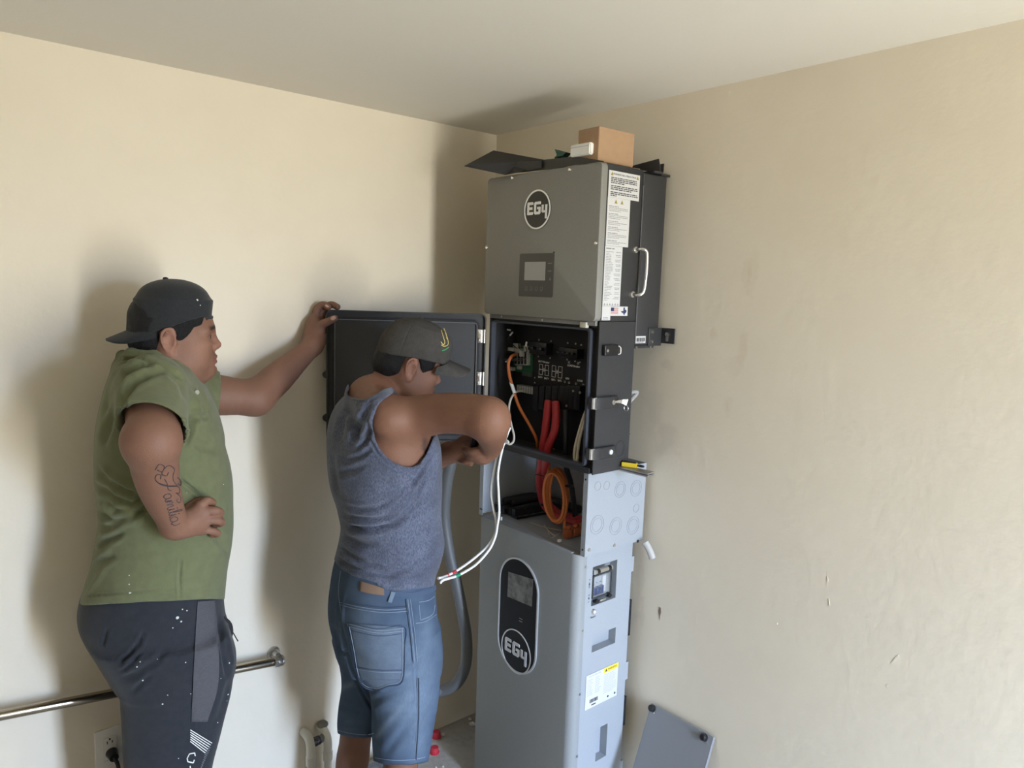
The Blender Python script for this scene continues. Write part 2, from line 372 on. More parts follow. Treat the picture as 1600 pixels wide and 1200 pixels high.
# bright seam between chassis and heat sink
box('seam_edge', XH-0.003, XH+0.0004, Y1-0.004, Y1-0.0002, 1.606, 2.058, mat('worn_edge', (0.10, 0.10, 0.105), 0.35), inv)
# mounting bracket to the wall
bm = bmesh.new()
add_box(bm, 0.014, 0.074, Y1-0.001, Y1+0.003, 1.598, 1.652, 0.002); add_box(bm, 0.012, 0.016, Y1-0.001, Y1+0.052, 1.606, 1.652, 0.0015)
brk = bm_obj('mounting_bracket', bm, black_paint, inv)
for z in (1.640, 1.612): cyl('bracket_bolt', (0.060, Y1+0.003, z), (0, 1, 0), 0.006, 0.004, chrome, brk, 8, 0.005)
cyl('bracket_bolt', (0.016, Y1+0.026, 1.634), (1, 0, 0), 0.0075, 0.005, chrome, brk, 8, 0.006)
bm = bmesh.new(); add_prism(bm, [(0.0165, Y1+0.026+y, 1.622+z) for y, z in rrect(-.005, .005, -.010, .012, .0048)], (1, 0, 0), 0.0006); bm_obj('bracket_slot', bm, steel, brk)
# chrome handle on the side
hp = [(0.152, Y1-0.002, 1.876), (0.148, Y1+0.022, 1.877), (0.138, Y1+0.030, 1.868), (0.136, Y1+0.031, 1.83), (0.138, Y1+0.031, 1.79), (0.142, Y1+0.029, 1.757), (0.152, Y1+0.020, 1.748), (0.156, Y1-0.002, 1.749)]
hd = tube('handle', hp, 0.0052, chrome, inv, 12, 6)
for p in (hp[0], hp[-1]): cyl('handle_foot', p, (0, 1, 0), 0.0105, 0.005, chrome, hd, 16, 0.009)

# ---- labels on the side
def label(name, F, a0, a1, b0, b1, parent, m=None, h=0.0004, lbl=None):
    bm = bmesh.new(); F.rect(bm, a0, a1, b0, b1, 0.0001, h); o = bm_obj(name, bm, m or label_w, parent)
    if lbl: o['label'] = lbl
    return o
def tri(bm, F, a, b, s, h): F.poly(bm, [(a-s*.6, b-s*.5), (a+s*.6, b-s*.5), (a, b+s*.6)], h, h+.0002)
a0, a1 = -0.276, -0.147
l1 = label('warning_label', SIDE, a0, a1, 2.0115, 2.083, inv, lbl='white shock warning label, topmost on the dark side')
bm = bmesh.new(); add_text(bm, SIDE, 'WARNING: Risk of Electric Shock', 0.0068, (a0+a1)/2, 2.0745, 0.0005, 'CENTER', 0.0002)
z = 2.0645
for n, f in ((4, .5), (3, .75), (3, .22)):
    for k in range(n): add_lines(bm, SIDE, a0+.009, a1-.006, z, 0.0037, 0.0005, f if k == n-1 else random.uniform(.93, 1)); z -= 0.0046
    z -= 0.0032
bm_obj('label_print', bm, ink, l1)
mat('dark_yellow_print', (0.28, 0.22, 0.03), .6)
for a in (a0+.012, a1-.010): bm = bmesh.new(); tri(bm, SIDE, a, 2.0745, .009, .0005); bm_obj('warning_triangle', bm, MATS['dark_yellow_print'], l1)
a0, a1 = -0.2765, -0.183
l2 = label('safety_label', SIDE, a0, a1, 1.8805, 2.0112, inv, lbl='white safety text label below the shock warning')
bm = bmesh.new(); z = 1.988
for n in (4, 4, 3, 3, 4, 3):
    add_lines(bm, SIDE, a0+.006, a1-.008, z, 0.0032, 0.0005, .5); z -= .0042
    for k in range(n-1): add_lines(bm, SIDE, a0+.006, a1-.006, z, 0.0024, 0.0005, .6 if k == n-2 else .97); z -= 0.0042
    z -= 0.0035
bm_obj('label_print', bm, ink_g, l2)
for a in (-.243, -.218): bm = bmesh.new(); tri(bm, SIDE, a, 2.0015, .010, .0005); bm_obj('warning_triangle', bm, MATS['dark_yellow_print'], l2)
a0, a1 = -0.2775, -0.2055
l3 = label('rating_label', SIDE, a0, a1, 1.7145, 1.880, inv, lbl='narrow white rating label beside the chrome handle')
bm = bmesh.new(); add_lines(bm, SIDE, a0+.004, a1-.03, 1.873, .0045, .0005); z = 1.864
for k in range(32):
    add_lines(bm, SIDE, a0+.005, a0+.005+random.uniform(.012, .036), z, 0.0024, 0.0005)
    if k % 3 != 1: add_lines(bm, SIDE, a1-.024-random.uniform(0, .008), a1-.004, z, 0.0024, 0.0005)
    z -= 0.0043
for k in range(6): tri(bm, SIDE, a0+.008+k*.011, 1.7195, .006, .0005)
bm_obj('label_print', bm, ink_g, l3)
l4 = label('blank_label', SIDE, -0.278, -0.243, 1.6745, 1.7140, inv, lbl='small white label under the rating label')
bm = bmesh.new(); add_lines(bm, SIDE, -.273, -.249, 1.682, .003, .0005); add_lines(bm, SIDE, -.273, -.249, 1.678, .003, .0005); bm_obj('label_print', bm, ink_g, l4)
l5 = label('origin_label', SIDE, -0.246, -0.1705, 1.687, 1.7135, inv, h=.0006, lbl='white sticker with a flag and a state outline')
bm = bmesh.new()
for k in range(7): SIDE.rect(bm, -.242, -.211, 1.7105-k*.00285-.00143, 1.7105-k*.00285, .0006, .0008)
bm_obj('flag_stripes', bm, mat('flag_red', (0.50, 0.16, 0.17), .6), l5)
bm = bmesh.new(); SIDE.rect(bm, -.242, -.229, 1.7005, 1.7105, .0007, .0010); bm_obj('flag_canton', bm, navy_p, l5)
bm = bmesh.new(); tx = [(.0, .011), (.006, .011), (.006, .005), (.013, .003), (.013, -.003), (.007, -.007), (.005, -.012), (.002, -.010), (-.002, -.004), (-.005, -.006), (-.0105, .0005), (-.0, .0005)]
SIDE.poly(bm, [(-.189+x*1.0, 1.7005+y*.95) for x, y in tx], .0006, .0009); bm_obj('state_outline', bm, navy_p, l5)
HSF = Face((0, Y1-0.001, 0), (-1, 0, 0), (0, 0, 1), (0, 1, 0))
l6 = label('barcode_label', HSF, -0.128, -0.084, 1.607, 1.628, inv, lbl='small white barcode label near the bracket')
bm = bmesh.new(); a = -.125
while a < -.089:
    w = random.choice((.0007, .0011, .0018)); HSF.rect(bm, a, a+w, 1.612, 1.623, .0005, .0007); a += w+random.choice((.0006, .0012))
add_lines(bm, HSF, -.124, -.09, 1.6095, .0022, .0005); bm_obj('barcode', bm, ink, l6)

# ---- toggle catches on the side
cb = box('catch_keeper', 0.215, 0.272, Y1-0.002, Y1+0.012, 1.575, 1.606, black_gloss, inv, 0.003, 3)
tube('catch_wire', [(0.214, Y1+0.004, 1.603), (0.207, Y1+0.010, 1.598), (0.206, Y1+0.011, 1.588), (0.207, Y1+0.010, 1.580), (0.214, Y1+0.004, 1.577)], 0.0022, chrome, cb, 8, 5)
box('keeper_slot', 0.256, 0.270, Y1+0.011, Y1+0.0135, 1.583, 1.598, black_rub, cb, 0.001)
bm = bmesh.new(); add_cyl(bm, (0.263, Y1+0.0135, 1.590), (0, 1, 0), 0.004, 0.001, 12); bm_obj('keeper_screw', bm, steel, cb)
for n_, (z0, z1) in enumerate(((1.424, 1.458), (1.279, 1.312))):
    lt = empty('latch', (0.24, Y1, (z0+z1)/2)); lt.parent = inv; lt.matrix_parent_inverse = inv.matrix_basis.inverted()
    bm = bmesh.new()
    pr = [(0.306, -0.012), (0.303, 0.004), (0.290, 0.011), (0.255, 0.012), (0.212, 0.010), (0.200, 0.0045), (0.200, 0.0), (0.290, 0.0), (0.299, -0.004), (0.302, -0.012)]
    add_prism(bm, [(x, Y1-0.001+y, z0) for x, y in pr], (0, 0, 1), z1-z0); bmesh.ops.bevel(bm, geom=bm.edges[:], offset=0.0018, segments=2, affect='EDGES')
    bm_obj('latch_body', bm, mat('latch_black%d' % n_, (0.03, 0.03, 0.033), 0.22), lt, auto=40)
    zc = (z0+z1)/2
    cyl('lock_cylinder', (0.225, Y1+0.009, zc), (0, 1, 0), 0.0078, 0.004, chrome if n_ == 0 else label_w, lt, 20, 0.007)
    if n_ == 0:
        bm = bmesh.new(); add_prism(bm, [(0.224, Y1+0.0135, zc-.001), (0.210, Y1+0.028, zc-.001), (0.196, Y1+0.034, zc-.008), (0.192, Y1+0.036, zc+.010), (0.206, Y1+0.030, zc+.010), (0.224, Y1+0.0135, zc+.003)], (.6, .8, 0), 0.0015)
        ky = bm_obj('key', bm, steel, lt)
        tube('key_ring', [(0.196+.0*k, Y1+0.034+.008*math.cos(k*.7), zc-.016+.009*math.sin(k*.7)) for k in range(9)], 0.0010, steel, ky, 6, 0, True)
bm = bmesh.new(); add_ring(bm, SIDE, circle(-.172, 1.298, .019, 32, .024), circle(-.172, 1.298, .0182, 32, .0232), 0.0, 0.0006); bm_obj('knockout', bm, black_gloss, inv)
tube('cable_clip', [(0.128, Y1-.03, 1.452), (0.112, Y1-.01, 1.462), (0.100, Y1-.01, 1.455), (0.128, Y1-.02, 1.425)], 0.006, grey_in, inv, 8, 4)
cyl('rear_stud', (0.132, Y1-.012, 1.335), (-1, 0, 0), 0.007, 0.012, black_gloss, inv, 10, .002)

# ---- inside the wiring bay
XI = 0.186
box('inner_panel', XH+0.02, XI, yA-0.008, yB+0.020, ZB+0.002, ZM-0.01, black_in, inv)
INN = Face((XI, 0, 0), (0, 1, 0), (0, 0, 1), (1, 0, 0))
def ip(u, v): return INN.px(u, v)
def itx(s, u, v, size=.0095, al='CENTER', bold=.0002): a, b = ip(u, v); bm = bmesh.new(); add_text(bm, INN, s, size, a, b, .0006, al, bold); bm_obj('panel_caption', bm, white_p, inv)
itx('BAT+ Breaker', 850, 565.5, .0088); itx('LOAD Breaker', 896.5, 572, .0088); itx('L1', 889.5, 566); itx('L2', 903.5, 567.5)
for s, u, v in (('BAT+', 844.5, 589.5), ('BAT+', 854, 591.5), ('BAT-', 865, 593.5), ('BAT-', 875, 595)): itx(s, u, v, .0088)
itx('GEN', 886.5, 591.5, .0085); itx('L1', 883, 596.5, .0085); itx('L2', 889.5, 598, .0085)
itx('LOAD', 906.5, 595, .0085); itx('L1', 900.5, 599.5, .0085); itx('L2', 911.5, 601.5, .0085)
bm = bmesh.new()
for v in (629, 634.5):
    a, b = ip(838, v); add_lines(bm, INN, a, a+.07, b, .0035, .0006, .95)
bm_obj('panel_caption', bm, white_p, inv)
def hshape(u0, u1, v0, v1):
    bm = bmesh.new()
    (a0, b1), (a1, b0) = ip(u0, v0), ip(u1, v1); w = .0013
    def seg(x0, y0, x1, y1):
        INN.rect(bm, min(x0, x1)-w/2, max(x0, x1)+w/2, min(y0, y1)-w/2, max(y0, y1)+w/2, .0003, .0008)
    X = lambda f: a0+(a1-a0)*f
    Yv = lambda f: b0+(b1-b0)*f
    pts = [(0, 1), (.36, 1), (.36, .62), (.64, .62), (.64, 1), (1, 1), (1, 0), (.64, 0), (.64, .38), (.36, .38), (.36, 0), (0, 0), (0, 1)]
    for p, q in zip(pts, pts[1:]): seg(X(p[0]), Yv(p[1]), X(q[0]), Yv(q[1]))
    add_lines(bm, INN, a0+.002, a1-.001, Yv(.5), .0035, .0006); bm_obj('panel_diagram', bm, white_p, inv)
hshape(843, 857, 569, 587); hshape(863, 878, 571, 591)
# breakers
def rail_breaker(name, u0, v0, u1, v1, poles):
    (a0, b1), (a1, b0) = ip(u0, v0), ip(u1, v1)
    o = INN.rbox(name, a0, a1, b0, b1, 0, .03, black_gloss, inv, .002)
    for k in range(poles):
        ac = a0+(a1-a0)*(k+.5)/poles; w = (a1-a0)/poles*.32
        INN.rbox('breaker_switch', ac-w, ac+w, b0+.012, b0+(b1-b0)*.62, .03, .044, mat('switch_black', (.022, .022, .025), .25) if 'switch_black' not in MATS else MATS['switch_black'], o, .002)
    return o
rail_breaker('load_breaker', 884, 542, 912, 561, 4); rail_breaker('battery_breaker', 838, 533, 864, 555, 2)
for u, v in ((887.5, 536), (900, 537), (908.5, 539), (886.5, 562), (899, 564.5), (907, 566), (842.5, 531), (861.5, 533), (841.5, 557), (860, 559.5), (836, 590), (836, 598)):
    a, b = ip(u, v); cyl('panel_screw', INN.p(a, b, 0), INN.n, .0028, .002, steel, inv, 8)
# terminal covers
for k, u in enumerate((846, 855.5, 866, 876, 886, 895, 903, 911)):
    a, b = ip(u, 602); a2, b2 = ip(u, 640)
    o = INN.rbox('terminal_cover', a-.013, a+.013, b2, b, 0, .026, black_gloss, inv, .002)
for u, v in ((905.5, 610), (916, 612.5), (895, 633)):
    a, b = ip(u, v); cyl('terminal_screw', INN.p(a, b, .026), INN.n, .004, .003, steel, inv, 8)
# circuit board
(a0, b1), (a1, b0) = ip(792, 537), ip(832, 584)
pcb = INN.rbox('circuit_board', a0, a1, b0, b1, .0, .004, pcb_m, inv)
conn_w = mat('cream_connector', (.42, .42, .38), .5)
for r in range(2):
    for k in range(4):
        u = 813+k*5.0; a, b = ip(u, 555+r*9.5)
        j = INN.rbox('data_socket', a-.0072, a+.0072, b-.0125, b+.0125, .004, .020, conn_w, pcb, .0008)
        INN.rbox('socket_opening', a-.0050, a+.0050, b-.0085, b+.0075, .020, .0206, black_in, j)
for u, v, w, h, d in ((799.5, 541, .004, .016, .02), (808, 545.5, .016, .006, .025), (815, 547, .020, .006, .02), (796, 551, .012, .004, .03), (828, 546, .012, .012, .014), (825, 552, .006, .010, .03), (801, 575.5, .020, .006, .016), (815, 574, .009, .006, .010), (811, 540, .014, .008, .012)):
    a, b = ip(u, v); INN.rbox('connector', a-w, a+w, b-h, b+h, .004, .004+d, conn_w, pcb, .001)
(a0, b1), (a1, b0) = ip(815, 600), ip(841, 616)
tb = INN.rbox('terminal_block', a0, a1, b0, b1, 0, .022, mat('grey_terminal', (.17, .17, .17), .5), inv, .001)
for r in range(2):
    for k in range(7):
        x = a0+(a1-a0)*(k+.5)/7; y = b0+(b1-b0)*(.3+.42*r)
        INN.rbox('terminal_hole', x-.0038, x+.0038, y-.006, y+.006, .022, .0225, mat('terminal_hole', (.42, .42, .40), .5) if 'terminal_hole' not in MATS else MATS['terminal_hole'], tb)
a, b = ip(826, 585.5); INN.rbox('din_strip', a-.025, a+.020, b-.005, b+.005, 0, .008, mat('dim_strip', (.07, .075, .075), .5), inv)
# loose lead ends
for u, v, du, dv in ((776, 514, 4, 4), (793, 515, 5, 1), (801, 519, -4, 5), (823, 534, -1.5, 7), (781, 546, 5, -.4), (797, 563.5, -7, 1.5)):
    p, q = at(u, v, x=.225), at(u+du, v+dv, x=.225)
    o = tube('lead_ferrule', [p, q], .0030, white_p, inv, 8)
    tube('lead', [q, at(u+du*2.2+3, v+dv*1.6+5, x=.212), at(812, 549, x=.20)], .0016, black_c, o, 6, 5)
# shelf plate on the left of the bay
box('bay_shelf', XI, XI+.05, yA-.008, 0.432, 1.519, 1.5215, mat('shelf_grey', (.09, .09, .095), .35), inv)

# ---- door, swung open against wall_left
H0 = V((0.292, 0.338, 0)); D0 = V((0.723, 0.056, 0)); dr = (D0-H0).normalized(); dn = V((-dr.y, dr.x, 0)); DW = (D0-H0).length
DOORF = Face((H0.x, H0.y, 0), -dr, (0, 0, 1), dn)      # a runs from -DW at the free edge to 0 at the hinge
dz0, dz1 = 1.240, 1.668
M_ = Matrix.Translation(DOORF.o) @ DOORF.M()
bm = bmesh.new()
o_ = rrect(-DW, 0, dz0, dz1, .016); i_ = rrect(-DW+.004, -.004, dz0+.004, dz1-.004, .013)
DOORF.poly(bm, o_, -.024, -.012); add_ring(bm, DOORF, o_, i_, -.013, 0.0)
door = bm_obj('door', bm, black_paint, inv); door['label'] = 'black hinged door swung open towards the left wall'
bm = bmesh.new(); DOORF.poly(bm, rrect(-DW+.0255, -.0295, dz0+.0285, dz1-.0285, .012), -.012, -.004)
bm_obj('door_panel', bm, mat('door_inner', (0.036, 0.038, 0.043), 0.42, noise=(150, (.030, .032, .036), .5)), door)
bm = bmesh.new(); add_ring(bm, DOORF, rrect(-DW+.018, -.022, dz0+.021, dz1-.021, .017), rrect(-DW+.025, -.029, dz0+.028, dz1-.028, .012), -.013, 0.003)
bm_obj('door_gasket', bm, black_rub, door, auto=40)
bm = bmesh.new(); add_ring(bm, DOORF, rrect(-DW+.0252, -.0292, dz0+.0282, dz1-.0282, .012), rrect(-DW+.0275, -.0315, dz0+.0305, dz1-.0305, .010), -.012, 0.0045)
bm_obj('gasket_lip', bm, mat('lip_grey', (.16, .165, .18), .3), door, auto=40)
for z in (1.4585, 1.316):
    bm = bmesh.new(); add_prism(bm, [DOORF.p(-DW, z-.014, -.02), DOORF.p(-DW-.008, z-.010, -.02), DOORF.p(-DW-.013, z-.004, -.02), DOORF.p(-DW-.013, z+.004, -.02), DOORF.p(-DW-.008, z+.010, -.02), DOORF.p(-DW, z+.014, -.02)], dn, .016)
    bm_obj('latch_hook', bm, black_gloss, door)
for zc in (1.596, 1.455):
    h = empty('hinge', tuple(DOORF.p(-.010, zc))); h.parent = inv; h.matrix_parent_inverse = inv.matrix_basis.inverted()
    DOORF.rbox('hinge_leaf', -.028, -.010, zc-.022, zc+.022, -.001, .0035, chrome, h, .001)
    bm = bmesh.new(); add_cyl(bm, DOORF.p(-.006, zc-.022, .004), (0, 0, 1), .0055, .044, 14); bm_obj('hinge_pin', bm, steel, h, auto=35)
    for dz in (-.013, .013): cyl('hinge_screw', DOORF.p(-.019, zc+dz, .0035), dn, .0045, .0015, steel, h, 12)
lb = label('quick_guide_label', DOORF, -.235, -.118, dz0+.036, dz0+.051, door, h=.0005, lbl='white strip label at the foot of the open door')
bm = bmesh.new()
for a in (-.165, -.150, -.135): DOORF.rect(bm, a, a+.005, dz0+.041, dz0+.045, .0005, .0007)
bm_obj('label_print', bm, ink_g, lb)
# ================================================================== battery cabinet standing on the floor
BX, BY0, BY1, BZ0, BZT = 0.288, 0.331, 0.800, 0.035, 0.980
bat = empty('battery_cabinet', (0.16, 0.565, 0.0))
tag(bat, 'tall grey floor-standing battery cabinet with black oval display', 'battery cabinet')
BF = Face((BX, 0, 0), (0, 1, 0), (0, 0, 1), (1, 0, 0)); BS = Face((0, BY1, 0), (-1, 0, 0), (0, 0, 1), (0, 1, 0))
# front cover, bent round both vertical edges
bm = bmesh.new()
r = 0.028; prof = [(0.250, BY1)]
prof += [(BX-r+r*math.cos(t), BY1-r+r*math.sin(t)) for t in [math.radians(90-k*9) for k in range(11)]]
r2 = 0.008; prof += [(BX-r2+r2*math.cos(t), BY0+r2-r2*math.sin(t)) for t in [math.radians(k*18) for k in range(6)]]
prof += [(0.250, BY0), (0.250, BY0+.004)]
add_prism(bm, [(x, y, BZ0) for x, y in prof], (0, 0, 1), BZT-BZ0)
fc = bm_obj('front_cover', bm, grey_batt, bat, auto=30)
def bpx(u, v): return BS.px(u, v)
# side panel with real openings: window, two hand recesses
win = (-0.222, -0.112, 0.808, 0.932); rec1 = (-0.209, -0.102, 0.656, 0.708); rec2 = (-0.167, -0.117, 0.277, 0.389)
XB = 0.042
def holed(bm, F, a0, a1, b0, b1, holes, h0, h1):
    xs = sorted({a0, a1, *[h[0] for h in holes], *[h[1] for h in holes]}); ys = sorted({b0, b1, *[h[2] for h in holes], *[h[3] for h in holes]})
    g = {}
    def vert(i, j, h):
        if (i, j, h) not in g: g[i, j, h] = bm.verts.new(F.p(xs[i], ys[j], h))
        return g[i, j, h]
    solid = lambda i, j: 0 <= i < len(xs)-1 and 0 <= j < len(ys)-1 and not any(h[0] <= (xs[i]+xs[i+1])/2 <= h[1] and h[2] <= (ys[j]+ys[j+1])/2 <= h[3] for h in holes)
    for i in range(len(xs)-1):
        for j in range(len(ys)-1):
            if not solid(i, j): continue
            for h in (h0, h1):
                bm.faces.new([vert(i, j, h), vert(i+1, j, h), vert(i+1, j+1, h), vert(i, j+1, h)])
            for di, dj, e in ((-1, 0, ((i, j), (i, j+1))), (1, 0, ((i+1, j), (i+1, j+1))), (0, -1, ((i, j), (i+1, j))), (0, 1, ((i, j+1), (i+1, j+1)))):
                if not solid(i+di, j+dj): bm.faces.new([vert(*e[0], h0), vert(*e[1], h0), vert(*e[1], h1), vert(*e[0], h1)])
bm = bmesh.new(); holed(bm, BS, -0.2495, -XB, BZ0, BZT, [win, rec1, rec2], -0.035, -0.001)
bm_obj('side_panel', bm, grey_side, bat)
bm = bmesh.new(); add_box(bm, XB, 0.2495, BY0+.004, BY1-.0352, BZ0, BZT-.001); bm_obj('cabinet_body', bm, grey_side, bat)
box('top_lip', BX-.012, BX-.0005, BY0+.012, BY1-.03, BZT-.001, BZT+.003, grey_batt, fc, .001)
for x in (0.07, 0.24):
    for y in (BY0+.04, BY1-.05): cyl('foot', (x, y, 0), (0, 0, 1), .02, BZ0, black_rub, bat, 16)
cyl('foot', (BX-.02, BY0+.018, 0), (0, 0, 1), .012, BZ0, black_rub, bat, 12)
for u, v in ((908, 888), (903.6, 988.5), (899.4, 1088), (894.6, 1185.6)):
    z = bpx(u, v)[1]; cyl('cover_screw', (.2545, BY1-.001, z), (0, 1, 0), .0042, .0022, steel, fc, 10)
for z, d in ((.90, .05), (.72, .12), (.54, .06), (.40, .10), (.20, .05)):
    box('rear_flange', .030, XB, BY1-.012, BY1-.002, z-d/2, z+d/2, grey_side if d < .09 else black_in, bat)
# oval display
oa, ob0, ob1 = 0.5435, 0.508, 0.895
w = 0.096
def stad(k): return rrect(oa-w+k, oa+w-k, ob0+k, ob1-k, w-k-.0005, 14)
bm = bmesh.new(); BF.poly(bm, stad(.004), .0002, .0030); ov = bm_obj('display_panel', bm, mat('overlay_black', (.006, .008, .013), .3, spec=.2), bat)
bm = bmesh.new(); add_ring(bm, BF, stad(0), stad(.0055), .0002, .0050); bm_obj('display_rim', bm, mat('satin_metal', (.62, .64, .67), .35, .6), ov, auto=40)
bm = bmesh.new(); pts = [BF.px(*q) for q in ((794, 931.5), (832, 947.5), (834.5, 905), (795.5, 893))]
BF.poly(bm, pts, .0030, .0036); scm = mat('filmed_screen', (.16, .16, .16), .3, noise=[(26, (.03, .03, .03), .9), (60, (.42, .42, .42), .35)]); bm_obj('screen', bm, scm, ov)
bm = bmesh.new()
la, lb_ = 0.5415, 0.578; R_ = .0735
add_ring(bm, BF, circle(la, lb_, R_), circle(la, lb_, R_-.004), .0028, .0042); bm_obj('badge_ring', bm, mat('silver_print', (.70, .70, .70), .4), ov)
bm = bmesh.new(); logo(bm, BF, la, lb_+.008, .064, .003, .0045); bm_obj('badge_lettering', bm, mat('silver_letter', (.66, .66, .68), .4), ov)
bm = bmesh.new()
for u, v in ((815, 966.5), (814.5, 970.5)):
    a, b = BF.px(u, v); BF.rect(bm, a-.008, a+.008, b-.001, b+.001, .003, .0034)
bm_obj('indicator_print', bm, ink_g, ov)
# breaker window
wb = box('window_box', -win[1]-0+.0002, -win[0]-.0002, BY1-.034, BY1-.030, win[2]+.0002, win[3]-.0002, mat('window_grey', (.20, .215, .225), .5), bat)
def wr(name, a0, a1, b0, b1, h0, h1, m, par, bev=.001): return BS.rbox(name, a0, a1, b0, b1, h0, h1, m, par, bev)
a0, a1 = -.221, -.137
br = wr('circuit_breaker', a0+.006, a1-.010, .835, .893, -.030, -.012, mat('breaker_grey', (.38, .41, .44), .45), bat)
wr('breaker_face', a1-.030, a1-.014, .838, .890, -.012, -.009, label_w, br)
for k in range(3): wr('breaker_switch', a0+.010+k*.016, a0+.022+k*.016, .838, .862, -.012, -.002, mat('switch_blue', (.045, .075, .20), .4) if 'switch_blue' not in MATS else MATS['switch_blue'], br)
bm = bmesh.new()
for k in range(3): add_lines(bm, BS, a0+.012+k*.016, a0+.020+k*.016, .872, .004, -.0118)
bm_obj('breaker_print', bm, ink, br)
glass = mat('clear_cover', (.75, .8, .85), .05, trans=.9, alpha=.25)
cv = empty('breaker_cover', tuple(BS.p(-.18, .87, 0))); cv.parent = bat; cv.matrix_parent_inverse = bat.matrix_basis.inverted()
wr('cover_pane', a0+.002, a1, .831, .903, -.002, .001, glass, cv)
bm = bmesh.new(); add_ring(bm, BS, rrect(a0, a1+.003, .829, .905, .006), rrect(a0+.0035, a1-.002, .833, .901, .005), -.003, .003); bm_obj('cover_frame', bm, mat('smoky_frame', (.05, .055, .06), .2), cv, auto=40)
bm = bmesh.new(); add_cyl(bm, BS.p(a0+.002, .9165, .004), BS.r, .0075, .076, 14); bm_obj('cover_hinge', bm, chrome, cv, auto=35)
for a in (a0+.010, a0+.060): bm = bmesh.new(); add_cyl(bm, BS.p(a, .9165, .004), BS.r, .0082, .011, 14); bm_obj('hinge_collar', bm, black_gloss, cv, auto=35)
for a, b in ((a0+.016, .823), (a1-.012, .828)): cyl('cover_knob', BS.p(a, b, -.004), BS.n, .0085, .014, black_gloss, cv, 18, .007)
box('cover_clip', .160, .186, BY1-.004, BY1+.004, .815, .822, chrome, cv, .002)
bm = bmesh.new()
for b, s in ((.878, 1), (.842, -1)):
    BS.poly(bm, [(-.2345, b+s*.010), (-.2375, b+s*.002), (-.2315, b+s*.002)], .0002, .0006); BS.rect(bm, -.2352, -.2338, b-s*.008 if s > 0 else b+.002, b+.002 if s > 0 else b+.008, .0002, .0006)
add_lines(bm, BS, -.237, -.232, .896, .003, .0002); add_lines(bm, BS, -.237, -.232, .826, .003, .0002)
bm_obj('direction_arrows', bm, ink, bat)
# push switch with caption
cyl('power_switch', BS.p(-.2115, .790, -.001), BS.n, .0095, .005, chrome, bat, 20, .008)
cyl('switch_cap', BS.p(-.2115, .790, .004), BS.n, .0055, .002, label_w, bat, 16)
bm = bmesh.new(); add_text(bm, BS, 'Switch', .0085, -.2115, .7725, .0004, 'CENTER', .0001); bm_obj('switch_caption', bm, ink, bat)
# hand recesses
for a0_, a1_, b0_, b1_ in (rec1, rec2): box('hand_recess', -a1_+.0002, -a0_-.0002, BY1-.0345, BY1-.030, b0_+.0002, b1_-.0002, grey_side, bat)
# rating label
a0, a1, b0, b1 = -.2285, -.0825, .473, .586
l = label('rating_label', BS, a0, a1, b0, b1, bat, lbl='white rating label with a yellow warning strip')
bm = bmesh.new(); BS.rect(bm, -.150, a1+.001, b1-.017, b1-.001, .0004, .0007); bm_obj('warning_strip', bm, yellow_p, l)
bm = bmesh.new(); add_text(bm, BS, 'WARNING', .0085, -.110, b1-.009, .0008, 'CENTER', .0002); tri(bm, BS, -.139, b1-.009, .009, .0008); bm_obj('warning_print', bm, ink, l)
bm = bmesh.new(); add_lines(bm, BS, a0+.012, -.155, b1-.007, .0045, .0005, .9)
z = b1-.018
for k in range(9): add_lines(bm, BS, a0+.006, a0+.034, z, .003, .0005, random.uniform(.6, 1)); add_lines(bm, BS, a0+.042, -.155, z, .003, .0005, random.uniform(.4, .9)); z -= .0062
z = b1-.024
for k in range(12): add_lines(bm, BS, -.148, a1-.004, z, .0024, .0005, random.uniform(.7, 1)); z -= .0055
bm_obj('label_print', bm, mat('lilac_print', (.42, .43, .52), .6), l)
bm = bmesh.new(); a = a0+.020
while a < a0+.056: w_ = random.choice((.0008, .0014, .002)); BS.rect(bm, a, a+w_, b0+.017, b0+.029, .0005, .0008); a += w_+random.choice((.0007, .0013))
add_lines(bm, BS, a0+.028, a0+.048, b0+.009, .006, .0005, 1)
for a_ in (-.125, -.093): BS.poly(bm, circle(a_, b0+.012, .0038, 10), .0005, .0008)
bm_obj('barcode', bm, ink, l)

# ================================================================== steel wiring trough between inverter and battery
GX, GY0, GY1, GZ0, GZ1 = 0.279, 0.312, 0.818, 0.9815, 1.231
gut = empty('wiring_trough', (0.15, 0.565, GZ0))
tag(gut, 'open-fronted grey steel wiring trough on top of the battery cabinet', 'wiring box')
GS = Face((0, GY1, 0), (-1, 0, 0), (0, 0, 1), (0, 1, 0))
sp = box('side_plate', .022, GX, GY1-.002, GY1, GZ0, GZ1, grey_side, gut)
box('side_plate', .022, GX, GY0, GY0+.002, GZ0, GZ1, grey_side, gut)
box('back_plate', .020, .0219, GY0, GY1, GZ0, GZ1, grey_in, gut)
fg = mat('flange_grey', (.20, .20, .195), .5)
fr = box('front_flange', GX, GX+.0015, GY1-.018, GY1-.0003, GZ0, GZ1, grey_side, gut); box('front_flange', GX, GX+.0015, GY0+.0003, GY0+.020, GZ0, GZ1, grey_side, gut)
for y, z in ((GY1-.010, GZ1-.018), (GY1-.010, GZ0+.020), (GY0+.008, GZ0+.020), (GY0+.016, GZ0+.020)): cyl('flange_hole', (GX+.0015, y, z), (1, 0, 0), .0032, .0006, black_in, gut, 10)
